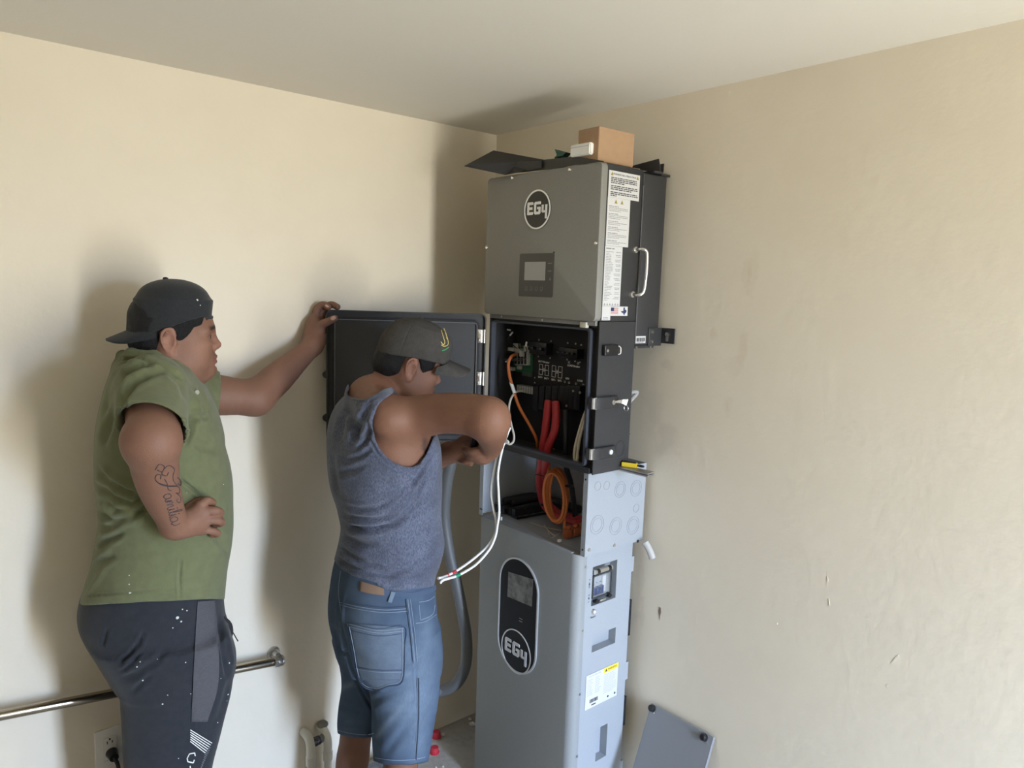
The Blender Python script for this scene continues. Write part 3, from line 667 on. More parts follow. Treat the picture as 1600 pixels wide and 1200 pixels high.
for u, v, ru in ((934, 759.5, .0135), (948, 758.5, .0130), (969, 765, .025), (994, 763, .026), (994, 794, .0135), (933, 820, .029), (962, 822, .027), (989, 821, .029)):
    a, b = GS.px(u, v); bm = bmesh.new(); add_ring(bm, GS, circle(a, b, ru, 32), circle(a, b, ru-.0012, 32), 0, .0006); bm_obj('knockout', bm, mat('knockout_edge', (.24, .26, .285), .5) if 'knockout_edge' not in MATS else MATS['knockout_edge'], sp)
    if ru > .02:
        bm = bmesh.new(); add_ring(bm, GS, circle(a, b, ru*.72, 28), circle(a, b, ru*.72-.0010, 28), 0, .0006); bm_obj('knockout', bm, MATS['knockout_edge'], sp)
for u, v, m_ in ((920.5, 859, steel), (960, 852, steel), (996, 845.5, black_in)):
    a, b = GS.px(u, v); cyl('side_screw', GS.p(a, b, 0), GS.n, .0058 if m_ is steel else .004, .002, m_, sp, 12, .005)
# black parts lying inside
tub = empty('cable_bundle', (.12, .44, .985)); tag(tub, 'thick black cable bundle lying across the wiring trough floor', 'cable')
for k in range(5):
    y0_ = .345+.006*k
    o_ = .0145+.024*(k//3); y_ = .338+.026*(k % 3)+.012*(k//3)
    tube('cable', [(.225-.01*k, y_-.006, .981+o_), (.17, y_-.002, .983+o_), (.11, y_+.004, .985+o_), (.062, y_+.03, .984+o_), (.045, y_+.11+.02*k, .982+o_)], .0135, black_c, tub, 10, 6)
ts = empty('terminal_strip', (.21, .52, .981)); tag(ts, 'black terminal strip with bright screws on the trough floor', 'terminal strip')
sd = (V(at(858, 803, z=.983))-V(at(809, 812, z=.983))); sd.z = 0; L_ = sd.length; sd.normalize(); so = V(at(808, 811, z=.983)); sn = V((-sd.y, sd.x, 0))
if sn.x > 0: sn = -sn
SF = Face((so.x, so.y, .981), sd, sn, (0, 0, 1)); SF.n = V((0, 0, 1))
def sbox(name, a0, a1, b0, b1, h0, h1, m, par):
    bm = bmesh.new(); add_prism(bm, [SF.p(a0, b0, h0), SF.p(a1, b0, h0), SF.p(a1, b1, h0), SF.p(a0, b1, h0)], (0, 0, 1), h1-h0); return bm_obj(name, bm, m, par)
sbox('strip_base', 0, L_, 0, .034, 0, .008, black_gloss, ts); sbox('strip_wall', 0, L_, .012, .032, .008, .030, black_gloss, ts)
for k in range(8): cyl('terminal_screw', SF.p(.012+k*(L_-.02)/7+(.006 if k % 2 else 0), .006, .008), (0, 0, 1), .0042, .003, chrome, ts, 8)
# orange connectors
for n_, (u, v) in enumerate(((886.5, 831), (898, 828), (905, 825))):
    p = at(u, v+9, z=.982)
    o = empty('orange_connector', (p[0], p[1], .9815)); tag(o, ['orange battery plug at the trough floor, front one', 'orange battery plug behind the front orange plug', 'orange battery plug against the right flange'][n_], 'connector', 'orange battery plugs')
    bm = bmesh.new(); add_box(bm, p[0]-.013, p[0]+.013, p[1]-.011, p[1]+.011, .982, 1.012, .004, 2); bm_obj('plug_body', bm, mat('orange_plug', (.34, .085, .025), .5) if 'orange_plug' not in MATS else MATS['orange_plug'], o, auto=35)
    bm = bmesh.new(); add_cyl(bm, (p[0], p[1], 1.012), (0, 0, 1), .008, .010, 14); bm_obj('plug_collar', bm, mat('orange_dark', (.38, .09, .02), .5) if 'orange_dark' not in MATS else MATS['orange_dark'], o)
# cable ties and clippings lying there
def flat_tie(name, pts, lbl, r=.0016, m=None):
    o = tube(name, [at(u, v, z=.9835) for u, v in pts], r, m or beige_c, None, 6, 5); return tag(o, lbl, 'cable tie')
flat_tie('cable_tie', ((828, 816.5), (845, 822), (862, 826), (878, 829)), 'longest pale cable tie lying on the trough floor')
flat_tie('cable_tie', ((851, 823), (856, 828), (858, 835)), 'short upright pale cable tie clipping on the trough floor')
flat_tie('cable_tie', ((850, 820), (860, 832), (868, 838)), 'pale cable tie crossing under the longest one')
flat_tie('cable_tie', ((862, 840), (870, 836), (876, 832)), 'pale cable tie clipping nearest the orange plugs')
p = at(874, 845, z=.985); tag(box('tie_head', p[0]-.006, p[0]+.006, p[1]-.005, p[1]+.005, .981, .990, white_c, None, .002), 'small white clipping by the front lip of the trough', 'clipping')
p = at(783, 811, z=.985); tag(box('tie_head', p[0]-.003, p[0]+.003, p[1]-.003, p[1]+.003, .981, .993, white_c, None, .001), 'small white clipping under the white cable pair', 'clipping')
# bright cable stub and bracket
st = tube('pipe_stub', [(.035, .842, .985), (.030, .858, .960), (.028, .868, .938)], .011, mat('stub_grey', (.45, .44, .42), .4), None, 14, 4); tag(st, 'short grey pipe stub behind the trough by wall_right', 'pipe')
# aluminium bar and yellow knife on top of the trough
q0, q1 = V(at(978, 729, z=1.2345)), V(at(1018, 741, z=1.2345))
al = mat('aluminium', (.42, .41, .40), .35, .8)
A0, A1 = V((.118, .842, 1.2315)), V((.012, .876, 1.2315))
barM = empty('metal_bar', (.06, .85, 1.2315)); tag(barM, 'flat metal bar lying on the trough top towards the wall', 'metal bar')
d_ = V(at(1022, 741, z=1.236))-V(at(975, 730, z=1.236)); d_.z = 0; ln = d_.length; d_.normalize(); e_ = V((d_.y, -d_.x, 0)); o_ = V(at(975, 732, z=1.232))
for h in (0, .007):
    bm = bmesh.new(); add_prism(bm, [o_+V((0, 0, h)), o_+d_*ln+V((0, 0, h)), o_+d_*ln+e_*.034+V((0, 0, h)), o_+e_*.034+V((0, 0, h))], (0, 0, 1), .0045); bm_obj('bar_leaf', bm, al, barM)
kn = empty('utility_knife', (.1, .82, 1.245)); tag(kn, 'yellow and black utility knife lying on the metal bar', 'knife')
k0, k1, k2 = [V(at(u, v, z=1.251)) for u, v in ((972, 724.5), (996, 727.5), (1005, 729))]
ke = V((0, 0, 1)); kd = (k1-k0).normalized(); kw = kd.cross(ke)
def kb(name, a, b, w, h, m, par, z0=-.0065):
    bm = bmesh.new(); add_prism(bm, [a-kw*w+ke*z0, b-kw*w+ke*z0, b+kw*w+ke*z0, a+kw*w+ke*z0], ke, h); bmesh.ops.bevel(bm, geom=bm.edges[:], offset=.0015, segments=2, affect='EDGES'); return bm_obj(name, bm, m, par)
kb('knife_body', k0, k1, .008, .013, yellow_p, kn); kb('knife_grip', k0+kd*.002, k1-kd*.004, .0055, .015, black_gloss, kn, -.005)
tube('knife_tail', [k1, k1+kd*.008+kw*.006, k2+kw*.004, k2-kw*.004, k1+kd*.008-kw*.006, k1], .0028, black_gloss, kn, 8, 4)
# ================================================================== cables
def bay(u, v, x=.235): return at(u, v, x=x)
def front(u, v, x=.33): return at(u, v, x=x)
oc = empty('orange_cable', tuple(bay(800, 600))); tag(oc, 'orange cable arching out of the green circuit board', 'cable')
tube('cable', [bay(806, 554, .215), bay(799, 557, .25), bay(794.5, 568, .26), bay(796, 586, .262), bay(801, 605, .26), bay(811, 635, .255), bay(828, 665, .25), bay(838, 686, .232), bay(840, 702, .215), bay(842, 722, .19), bay(846, 745, .15), bay(853, 765, .12)], .0052, orange_c, oc, 10, 6)
tube('cable_marker', [bay(798.3, 597, .2608), bay(804, 614.5, .2598)], .0058, white_p, oc, 10)
def redc(pts, lbl):
    o = tube('battery_cable', pts, .0125, red_c, None, 14, 8); return tag(o, lbl, 'cable', 'thick red battery cables')
redc([bay(857, 626, .222), bay(855, 645, .232), bay(852, 672, .235), bay(848, 700, .235), bay(846, 722, .232), bay(843, 745, .20), bay(845, 770, .17), bay(851, 790, .16), bay(868, 806, .15), bay(888, 813, .15), bay(904, 817, .15)], 'left thick red battery cable dropping into the trough')
redc([bay(868, 628, .222), bay(869, 650, .232), bay(866, 675, .242), bay(857, 698, .245), bay(853, 722, .235), bay(850, 745, .19), bay(852, 768, .15), bay(860, 790, .13), bay(876, 804, .12), bay(892, 808, .12), bay(908, 812, .12)], 'right thick red battery cable bending in the wiring bay')
bt = [at(u, v, x=x) for u, v, x in ((836, 741, .214), (842, 742.5, .232), (849, 744, .222))]
tag(tube('cable_tie', bt, .0016, black_c, None, 6, 4), 'black cable tie round the red cables in the trough', 'cable tie')
bc = tube('black_cable', [bay(884, 640, .225), bay(884, 690, .23), bay(885, 730, .2), bay(892, 755, .16), bay(897, 790, .13), bay(899, 815, .12)], .0085, black_c, None, 12, 6)
tag(bc, 'black cable hanging beside the orange coil in the trough', 'cable')
# coil of orange cable
cl = empty('cable_coil', (.2, .66, .99)); tag(cl, 'coil of orange cable tied up and hanging in the trough', 'cable coil')
cc = V(at(870, 775, x=.215)); er = V((-.25, .97, 0)).normalized(); eu = V((0, 0, 1)); en = er.cross(eu)
def coilp(t, rx, rz, off=0.0, lean=.0): return cc+er*(rx*math.cos(t)+lean*math.sin(t)*rz)+eu*(rz*math.sin(t))+en*off
for k, (rx, rz, of, ln_) in enumerate(((.037, .086, 0, -.08), (.040, .081, .010, -.13), (.033, .084, -.010, -.03), (.037, .077, .018, -.10))):
    bm = bmesh.new(); add_tube(bm, [coilp(2*math.pi*j/36, rx, rz, of, ln_) for j in range(36)], .0050, 8, True); bm_obj('cable_turn', bm, orange_c, cl, auto=60)
tube('cable_tail', [coilp(2.4, .05, .088), cc+er*(-.036)+eu*.085-en*.004, cc+er*(-.040)+eu*.115-en*.012, cc+er*(-.034)+eu*.140-en*.03], .0050, orange_c, cl, 8, 5)
tube('cable_tail', [coilp(-.9, .05, .085), cc+er*.035-eu*.11, cc+er*.045-eu*.150], .0050, orange_c, cl, 8, 5)
for t in (.5, 3.6):
    bm = bmesh.new(); c_ = coilp(t, .050, .085); bmesh.ops.create_uvsphere(bm, u_segments=10, v_segments=6, radius=1, matrix=Matrix.Translation(c_) @ Matrix.Diagonal((.016, .014, .0035, 1))); bm_obj('coil_tie', bm, black_c, cl)
# beige pair on the right of the bay
bp = empty('cream_wires', tuple(bay(900, 700))); tag(bp, 'pair of cream wires looped at the right of the wiring bay', 'wire')
tube('wire', [bay(917, 639, .235), bay(911, 655, .25), bay(904, 678, .258), bay(898.5, 700, .26), bay(897.5, 715, .26), bay(900, 723, .26)], .0046, beige_c, bp, 8, 6)
tube('wire', [bay(917.5, 643, .235), bay(912, 662, .25), bay(906, 684, .255), bay(903, 704, .258), bay(902, 716, .259), bay(900.5, 723, .26)], .0044, beige_c, bp, 8, 6)
gw = tube('grey_wire', [bay(817, 610.5, .215), bay(806, 613, .25), bay(798, 624, .28), bay(795, 642, .30), bay(799, 664, .31), bay(803, 680, .315), bay(802, 690, .32), bay(796, 694, .33), bay(790, 690, .335)], .0036, mat('grey_wire', (.50, .48, .42), .5), None, 8, 6)
tag(gw, 'thin grey wire looping down from the grey terminal block', 'wire')
tag(tube('loose_strand', [at(833, 705.5, x=.268), at(858, 711, x=.266), at(880, 718.5, x=.264)], .002, beige_c, None, 6, 4), 'cream wire strand lying on the lower rim of the bay', 'wire')
# white pair held up and hanging
wp = empty('white_cable_pair', tuple(front(780, 690, .36))); tag(wp, 'pair of white cables hanging in front of the battery cabinet', 'cable')
W1 = [(792, 668, .345), (786, 683, .36), (779, 705, .37), (771, 740, .38), (767.5, 770, .385), (771, 795, .385), (775, 815, .385), (774.5, 832, .39), (762, 853, .415), (740, 873, .47), (720, 887.5, .525), (704, 897, .575), (692, 902, .61), (684.5, 903.5, .63)]
W2 = [(797, 668, .345), (791, 683, .36), (784, 705, .37), (778, 740, .38), (779, 770, .385), (780, 800, .385), (777, 822, .388), (774, 838, .395), (765, 858, .42), (746, 880, .465), (728, 892.5, .515), (712, 900.5, .56), (700, 904, .60), (691.5, 907, .62), (688, 911, .626)]
for n_, W_ in enumerate((W1, W2)):
    w_ = tube('cable', [at(u, v, x=x) for u, v, x in W_], .0039, white_c, wp, 10, 6)
    (u0, v0, x0), (u1, v1, x1) = W_[-2], W_[-1]
for (u0, v0), (u1, v1), x, m_ in (((706, 896), (712, 892.7), (.569, .549), red_p), ((697.5, 899.8), (700.5, 898.6), (.593, .585), red_p), ((711.5, 900.7), (718, 897.8), (.5615, .542), mat('green_tape', (.02, .30, .14), .5))):
    tube('colour_tape', [at(u0, v0, x=x[0]), at(u1, v1, x=x[1])], .0049, m_, wp, 10)
tg = [at(u, v, x=.362) for u, v in ((777, 690), (783, 687.5), (792, 688), (794.5, 691.5), (789, 693))]
tube('tie', tg, .0026, white_c, wp, 8, 4)

# ================================================================== grey flexible conduit
cd = empty('flexible_conduit', (.45, .06, .25)); tag(cd, 'grey flexible conduit looping down beside the battery cabinet', 'conduit')
cpts = [(735, 640, .28), (716, 690, .30), (704, 725, .31), (697, 765, .31), (695, 810, .30), (702, 862, .29), (713, 910, .28), (722, 955, .27), (729, 1000, .26), (727, 1040, .26), (713, 1068, .27), (688, 1080, .30), (655, 1086, .36), (640, 1090, .40)]
cp = spline([at(u, v, x=x) for u, v, x in cpts]+[np.array((.47, .13, .08)), np.array((.53, .085, .0225)), np.array((.64, .075, .0225))], 26)
rr = [.0205+.0008*(1 if k % 2 else -1) for k in range(len(cp))]
bm = bmesh.new(); add_tube(bm, cp, rr, 16); bm_obj('conduit_sleeve', bm, mat('conduit_grey', (.125, .128, .13), .5), cd, auto=60)

# ================================================================== things on top of the inverter
ct = empty('cardboard_box', (.19, .72, 2.102)); tag(ct, 'small brown cardboard box on top of the inverter', 'box')
card = mat('cardboard', (.40, .255, .15), .8, noise=(60, (.35, .22, .13), .5), bump=(200, .05))
A = at(923.5, 256.5, z=2.106); 
def on(u, v, z): return V(at(u, v, z=z))
c0, c1 = on(934, 251, 2.108), on(989, 261.5, 2.108)
hbox = .092
d_ = (c1-c0); wR = d_.length; d_.normalize(); dL = V((d_.y, -d_.x, 0)); 
if dL.y > 0: dL = -dL
cf = [c0, c1, c1+dL*.082, c0+dL*.082]
top = [V((p.x, p.y, 2.1075+hbox)) for p in cf]
bm = bmesh.new(); add_prism(bm, [V((p.x, p.y, 2.1075)) for p in cf], (0, 0, 1), hbox); bmesh.ops.bevel(bm, geom=bm.edges[:], offset=.0012, segments=2, affect='EDGES')
bm_obj('box_body', bm, card, ct, auto=30)
bm = bmesh.new(); m0, m1 = (top[0]+top[1])/2, (top[2]+top[3])/2
add_prism(bm, [m0-d_*.001, m0+d_*.001, m1+d_*.001, m1-d_*.001], (0, 0, 1), .0006); bm_obj('flap_seam', bm, ink, ct)
bk = V(at(945, 250, x=.30)); 
# white block, green clip
TOPZ = 2.1015
wbk = empty('white_block', (.27, .70, TOPZ)); tag(wbk, 'small white plastic block beside the cardboard box', 'block')
pa, pb = at(890, 245.5, x=.305), at(921, 249, x=.305)
bm = bmesh.new(); add_prism(bm, [(.268, pa[1], pa[2]), (.305, pa[1], pa[2]), (.305, pb[1], pa[2]), (.268, pb[1], pa[2])], (0, 0, 1), .032); bmesh.ops.bevel(bm, geom=bm.edges[:], offset=.003, segments=2, affect='EDGES'); bm_obj('block_body', bm, white_p, wbk, auto=30)
box('block_seam', .3051, .3055, pa[1]+.004, pb[1]-.004, pa[2]+.023, pa[2]+.0238, ink_g, wbk); box('block_foot', .270, .2875, pa[1]+.005, pb[1]-.005, 2.1035, pa[2]+.001, white_p, wbk)
gc = empty('green_clip', (.27, .63, TOPZ)); tag(gc, 'dark green plastic clip on top of the inverter', 'clip')
gm = mat('dark_green_plastic', (.010, .075, .055), .4)
g = [at(u, v, x=.285) for u, v in ((866.5, 233), (884.5, 238), (879.5, 243), (877, 246.5), (866, 247), (870, 242))]
bm = bmesh.new(); add_prism(bm, [(p[0], p[1], p[2]) for p in g], (-1, 0, 0), .022); bm_obj('clip_body', bm, gm, gc)
box('clip_foot', .262, .285, g[4][1], g[3][1]+.004, 2.103, g[4][2]+.004, gm, gc, .002)
# thin black cover plates left lying on top
def plate(name, pts, lip, lbl, th=.0022):
    o = empty(name, tuple(np.mean(np.array([tuple(p) for p in pts]), axis=0))); tag(o, lbl, 'metal plate')
    n = (V(pts[1])-V(pts[0])).cross(V(pts[2])-V(pts[1])).normalized()
    prism('plate_sheet', pts, n, th, black_paint, o)
    return o, n
tip = V((.392, .332, 2.131)); bkp = V(at(771, 235, x=.245)); rgt = V(at(850, 249.5, x=.245)); frt = V(at(790, 272.5, x=.318)); 
o, n = plate('cover_plate', [tip, frt, V(at(812, 268, x=.316)), rgt, bkp], None, 'thin black metal plate jutting over the inverter top at left')
prism('plate_fold', [V(at(773, 262, x=.30)), V(at(806, 257, x=.30)), V(at(806, 253, x=.30)), V(at(846, 250.5, x=.30)), V(at(846, 262, x=.30)), V(at(806, 270, x=.30))], (-1, 0, 0), .002, black_paint, o)
fs = empty('front_strip', (.30, .65, TOPZ)); tag(fs, 'long black metal strip along the front of the inverter top', 'metal strip')
prism('strip_sheet', [V(at(u, v, x=.292)) for u, v in ((806, 270), (846, 250), (899, 244), (943, 251.5), (943, 254), (900, 257.5), (860, 264.5))], (-1, 0, 0), .002, mat('strip_black', (.045, .045, .043), .5), fs)
box('strip_tray', .10, .289, .48, .80, TOPZ, TOPZ+.0018, black_paint, fs)
cyl('strip_screw', V(at(801.5, 265.5, x=.294)), (1, 0, 0), .0032, .003, chrome, fs, 8)
for n_, (pp, lb_, x_) in enumerate(((((988, 259), (1029, 248), (1031, 262), (1031, 268), (988, 262)), 'black metal plate end behind the cardboard box', .10), (((1000, 262), (1037, 255.5), (1036, 270), (1000, 266)), 'lower black metal plate end at the right rear of the inverter top', .045))):
    o = empty('end_plate', tuple(at(*pp[1], x=x_))); tag(o, lb_, 'metal plate')
    P_ = [V(at(u, v, x=x_)) for u, v in pp]
    zz = min(p.z for p in P_); prism('plate_sheet', P_, (-1, 0, 0), .003, black_paint, o)
    box('plate_foot', x_-.045, x_-.003, P_[0].y, P_[0].y+.08, TOPZ-.004, TOPZ+.0022, black_paint, o)

# ================================================================== loose cover panel leaning on wall_right
pn = empty('metal_sheet', (.1, 1.0, .2)); tag(pn, 'loose grey cover panel with two black knobs leaning on the right wall', 'panel')
pt = [V(at(1018, 1099, x=.012)), V(at(1115, 1152, x=.012))]
e1 = (pt[1]-pt[0]); 
e1.x = 0; W_ = e1.length; e1.normalize()
dn_ = V((0, -e1.z, e1.y)); dn_ = dn_ if dn_.z < 0 else -dn_
tilt = .42
dn_ = (dn_+V((tilt, 0, 0))).normalized(); nn = e1.cross(dn_).normalized(); nn = nn if nn.x > 0 else -nn
# run the panel down until its lowest corner reaches the floor
Lp = (pt[0].z-.002)/(-dn_.z) if pt[0].z < pt[1].z else (pt[1].z-.002)/(-dn_.z)
PF = Face(pt[0]+dn_*Lp, e1, -dn_, nn)
M_ = Matrix.Translation(PF.o) @ PF.M()
bm = bmesh.new(); add_box(bm, 0, W_, 0, Lp, -.002, .001, .0008, 1, M_); add_box(bm, 0, .0015, 0, Lp, -.010, .001, 0, 1, M_); add_box(bm, W_-.0015, W_, 0, Lp, -.010, .001, 0, 1, M_)
bm_obj('sheet_face', bm, mat('panel_grey', (.235, .245, .265), .42), pn)
for u, v in ((1020, 1106.5), (1101, 1152)):
    a, b = PF.px(u, v); cyl('panel_knob', PF.p(a, b, .001), PF.n, .0115, .014, black_gloss, pn, 20, .010, .003); cyl('knob_stud', PF.p(a+.012, b-.010, .001), PF.n, .0022, .004, chrome, pn, 8)

# ================================================================== rail on wall_left
rl = empty('wall_rail', (1.3, .05, .55)); tag(rl, 'chrome pole rail fixed low along the left wall', 'rail')
r0, r1 = V(at(-70, 1132, y=.055)), V(at(434, 1033, y=.055))
rail_m = mat('rail_chrome', (.42, .37, .30), .2, 1.0)
tube('rail_pole', [r0, r1], .0135, rail_m, rl, 20)
rd = (r1-r0).normalized()
e = r1
cyl('rail_socket', e-rd*.012, rd, .0185, .030, steel, rl, 20, .0175, .003)
sb = cyl('socket_flange', (e+rd*.008).to_tuple()[:1]+(.0,)+(e.z+.004,), (0, 1, 0), .022, .010, steel, rl, 20, .019, .002)
tube('socket_neck', [(e.x+rd.x*.008, .008, e.z+.003), (e.x+rd.x*.008, .045, e.z+.002)], .012, steel, rl, 12)
cyl('socket_bolt', V(at(432.5, 1036.5, y=.075)), (0, 1, 0), .0075, .006, chrome, rl, 6)
tube('socket_strap', [V((e.x+rd.x*.006, .052+.020*math.cos(t), e.z+.020*math.sin(t))) for t in [k*math.pi/8 for k in range(0, 13)]], .0042, mat('strap_dark', (.20, .19, .18), .4, .8), rl, 8)

# ================================================================== socket outlet with a plug
ot = empty('wall_outlet', (1.36, 0, .42)); tag(ot, 'white wall socket plate low on the left wall', 'socket')
OF = Face((0, 0, 0), (-1, 0, 0), (0, 0, 1), (0, 1, 0))
oa0, ob1 = OF.px(146.5, 1144); oa1, _ = OF.px(190, 1134)
oa1 = oa0+.076; ob0 = ob1-.122
OF.rbox('cover_plate', oa0, oa1, ob0, ob1, 0, .006, mat('ivory_plastic', (.74, .72, .68), .35), ot, .003, 3)
oc_ = (oa0+oa1)/2
ins = OF.rbox('socket_insert', oc_-.0175, oc_+.0175, ob0+.026, ob1-.026, .006, .009, mat('ivory_insert', (.70, .68, .64), .35), ot, .003, 3)
for bb_ in (ob1-.043, ob0+.043):
    for da, w_, h_ in ((-.0065, .0012, .0045), (.0065, .0012, .0036)): OF.rbox('socket_slot', oc_+da-w_, oc_+da+w_, bb_+.002-h_, bb_+.002+h_, .009, .0094, black_in, ins)
    OF.rbox('socket_slot', oc_-.0024, oc_+.0024, bb_+.009, bb_+.014, .009, .0094, black_in, ins, .0008) if bb_ > ob0+.05 else None
pg = empty('power_plug', tuple(OF.p(oc_, ob0+.043, .01))); tag(pg, 'black plug and cord in the white wall socket', 'plug')
bm = bmesh.new(); c_ = OF.p(oc_+.004, ob0+.046, .0); add_cyl(bm, c_+V((0, .0095, 0)), (0, 1, 0), .0165, .030, 18, .012); bm_obj('plug_body', bm, black_gloss, pg, auto=50)
tube('plug_cord', [c_+V((0, .035, 0)), c_+V((-.006, .045, -.016)), c_+V((-.010, .040, -.045)), c_+V((-.012, .036, -.12)), c_+V((-.010, .03, -.30)), c_+V((.01, .04, -.355)), (c_.x+.08, .06, .006), (c_.x+.22, .05, .006)], .0055, black_rub, pg, 10, 6)

# ================================================================== capped pipes by wall_left
pv = mat('ivory_pipe', (.68, .66, .57), .35)
def pvc(name, u, v0, lbl):
    o = empty(name, (0, 0, 0)); p = at(u, v0, y=.060); o.location = (p[0], .06, 0); tag(o, lbl, 'pipe', 'capped ivory pipes by the left wall')
    return o, p
for n_, (u, v0, lb_) in enumerate(((485.5, 1168, 'ivory water pipe elbow at the left of the taped pair'), (512, 1160, 'ivory water pipe elbow at the right of the taped pair'))):
    o, p = pvc('water_pipe', u, v0, lb_)
    x, z = p[0], p[2]
    tube('pipe_elbow', [(x, .0605, z-.04), (x, .0605, z-.005), (x+.000, .056, z+.014), (x-.000, .040, z+.027), (x, .018, z+.030), (x, .001, z+.030)], .0148, pv, o, 16, 6)
    cyl('pipe_collar', (x, .0605, z-.062), (0, 0, 1), .0170, .030, pv, o, 18, None, .002)
    tube('pipe', [(x, .0605, z-.055), (x, .0605, .0)], .0125, pv, o, 14)
    if n_ == 0: xA, zA_ = x, z
    else: xB_, zB_ = x, z
tp = empty('taped_joint', ((xA+xB_)/2, .05, zA_+.02)); tag(tp, 'black taped nipple bridging the two ivory pipes', 'pipe joint')
tube('tape_wrap', [(xA-.010, .052, zA_+.008), (xB_+.026, .050, zB_+.015)], .0155, mat('black_tape', (.012, .012, .018), .25, noise=(160, (.35, .35, .38), .35)), tp, 14)
tube('grey_nipple', [(xB_+.028, .050, zB_+.014), (xB_+.010, .048, zB_+.018)], .0135, mat('cement_grey', (.20, .19, .17), .8), tp, 12)
bm = bmesh.new(); add_blob(bm, (xB_-.002, .018, zB_+.045), (.020, .018, .012)); tag(bm_obj('mortar_lump', bm, MATS['cement_grey'], None), 'grey mortar lump above the right ivory pipe', 'mortar')

# ================================================================== small things on the floor
capm = mat('red_plastic', (.50, .03, .05), .35)
for n_, (u, v, lb_) in enumerate(((682, 1146, 'dark red bottle cap near the corner on the floor'), (679, 1170, 'bright red bottle cap on the floor nearer the camera'))):
    p = at(u, v, z=.016); o = empty('bottle_cap', (p[0], p[1], 0)); tag(o, lb_, 'bottle cap', 'red caps on the floor')
    cyl('cap_shell', (p[0], p[1], .0), (0, 0, 1), .017, .024, capm, o, 20, .0155, .002)
    bm = bmesh.new(); add_ring(bm, Face((p[0], p[1], .0), (1, 0, 0), (0, 1, 0), (0, 0, 1)), circle(0, 0, .0182, 20), circle(0, 0, .0168, 20), .0, .006); bm_obj('cap_ring', bm, capm, o)
chip = mat('plaster_chip', (.62, .60, .55), .8)
for n_, (u, v, s, lb_) in enumerate(((693, 1147, .010, 'plaster crumb beside the dark red cap'), (734, 1123, .010, 'plaster crumb in the corner by the cabinet'), (738, 1131, .014, 'largest plaster crumb against the cabinet foot'), (681, 1176, .006, 'white crumb in front of the bright red cap'), (681, 1198, .006, 'white crumb on the floor at the frame edge, left'), (692, 1197, .006, 'white crumb on the floor at the frame edge, right'))):
    p = at(u, v, z=.004); bm = bmesh.new(); add_blob(bm, (p[0], p[1], s*.35), (s, s*.7, s*.45), Matrix.Rotation(n_*1.1, 3, 'Z'), 7, 5)
    for vv in bm.verts: vv.co += V(rng.normal(0, s*.12, 3))
    for vv in bm.verts: vv.co.z = max(vv.co.z, .0005)
    tag(bm_obj('plaster_crumb', bm, chip, None), lb_, 'crumb', 'plaster crumbs on the floor')
# chips and holes in the paint of wall_right
hole_m = mat('exposed_plaster', (.20, .15, .11), .9); flake_m = mat('paint_flake', (.80, .735, .61), .6)
WR = Face((0, 0, 0), (0, 1, 0), (0, 0, 1), (1, 0, 0))
for pts, m_ in ((((1030, 948), (1032.5, 950), (1033, 957), (1031.5, 962), (1031, 969), (1030, 962), (1029, 955)), hole_m), (((1404, 1023), (1399, 1027), (1392, 1037), (1398, 1034), (1405, 1027)), flake_m), (((1384, 1070), (1388, 1070), (1387, 1074)), flake_m), (((1293, 900), (1295, 908), (1292, 910)), flake_m), (((1295, 935), (1297, 946), (1295, 947)), flake_m), (((1137, 142), (1141, 143), (1139, 149)), flake_m), (((1213, 974), (1215, 973), (1215, 976)), flake_m), (((1345, 158), (1348, 158), (1347, 162)), flake_m)):
    bm = bmesh.new(); WR.poly(bm, [WR.px(u, v) for u, v in pts], .0, .0008); bm_obj('paint_chip', bm, m_, wall_right)
WL = Face((0, 0, 0), (-1, 0, 0), (0, 0, 1), (0, 1, 0))
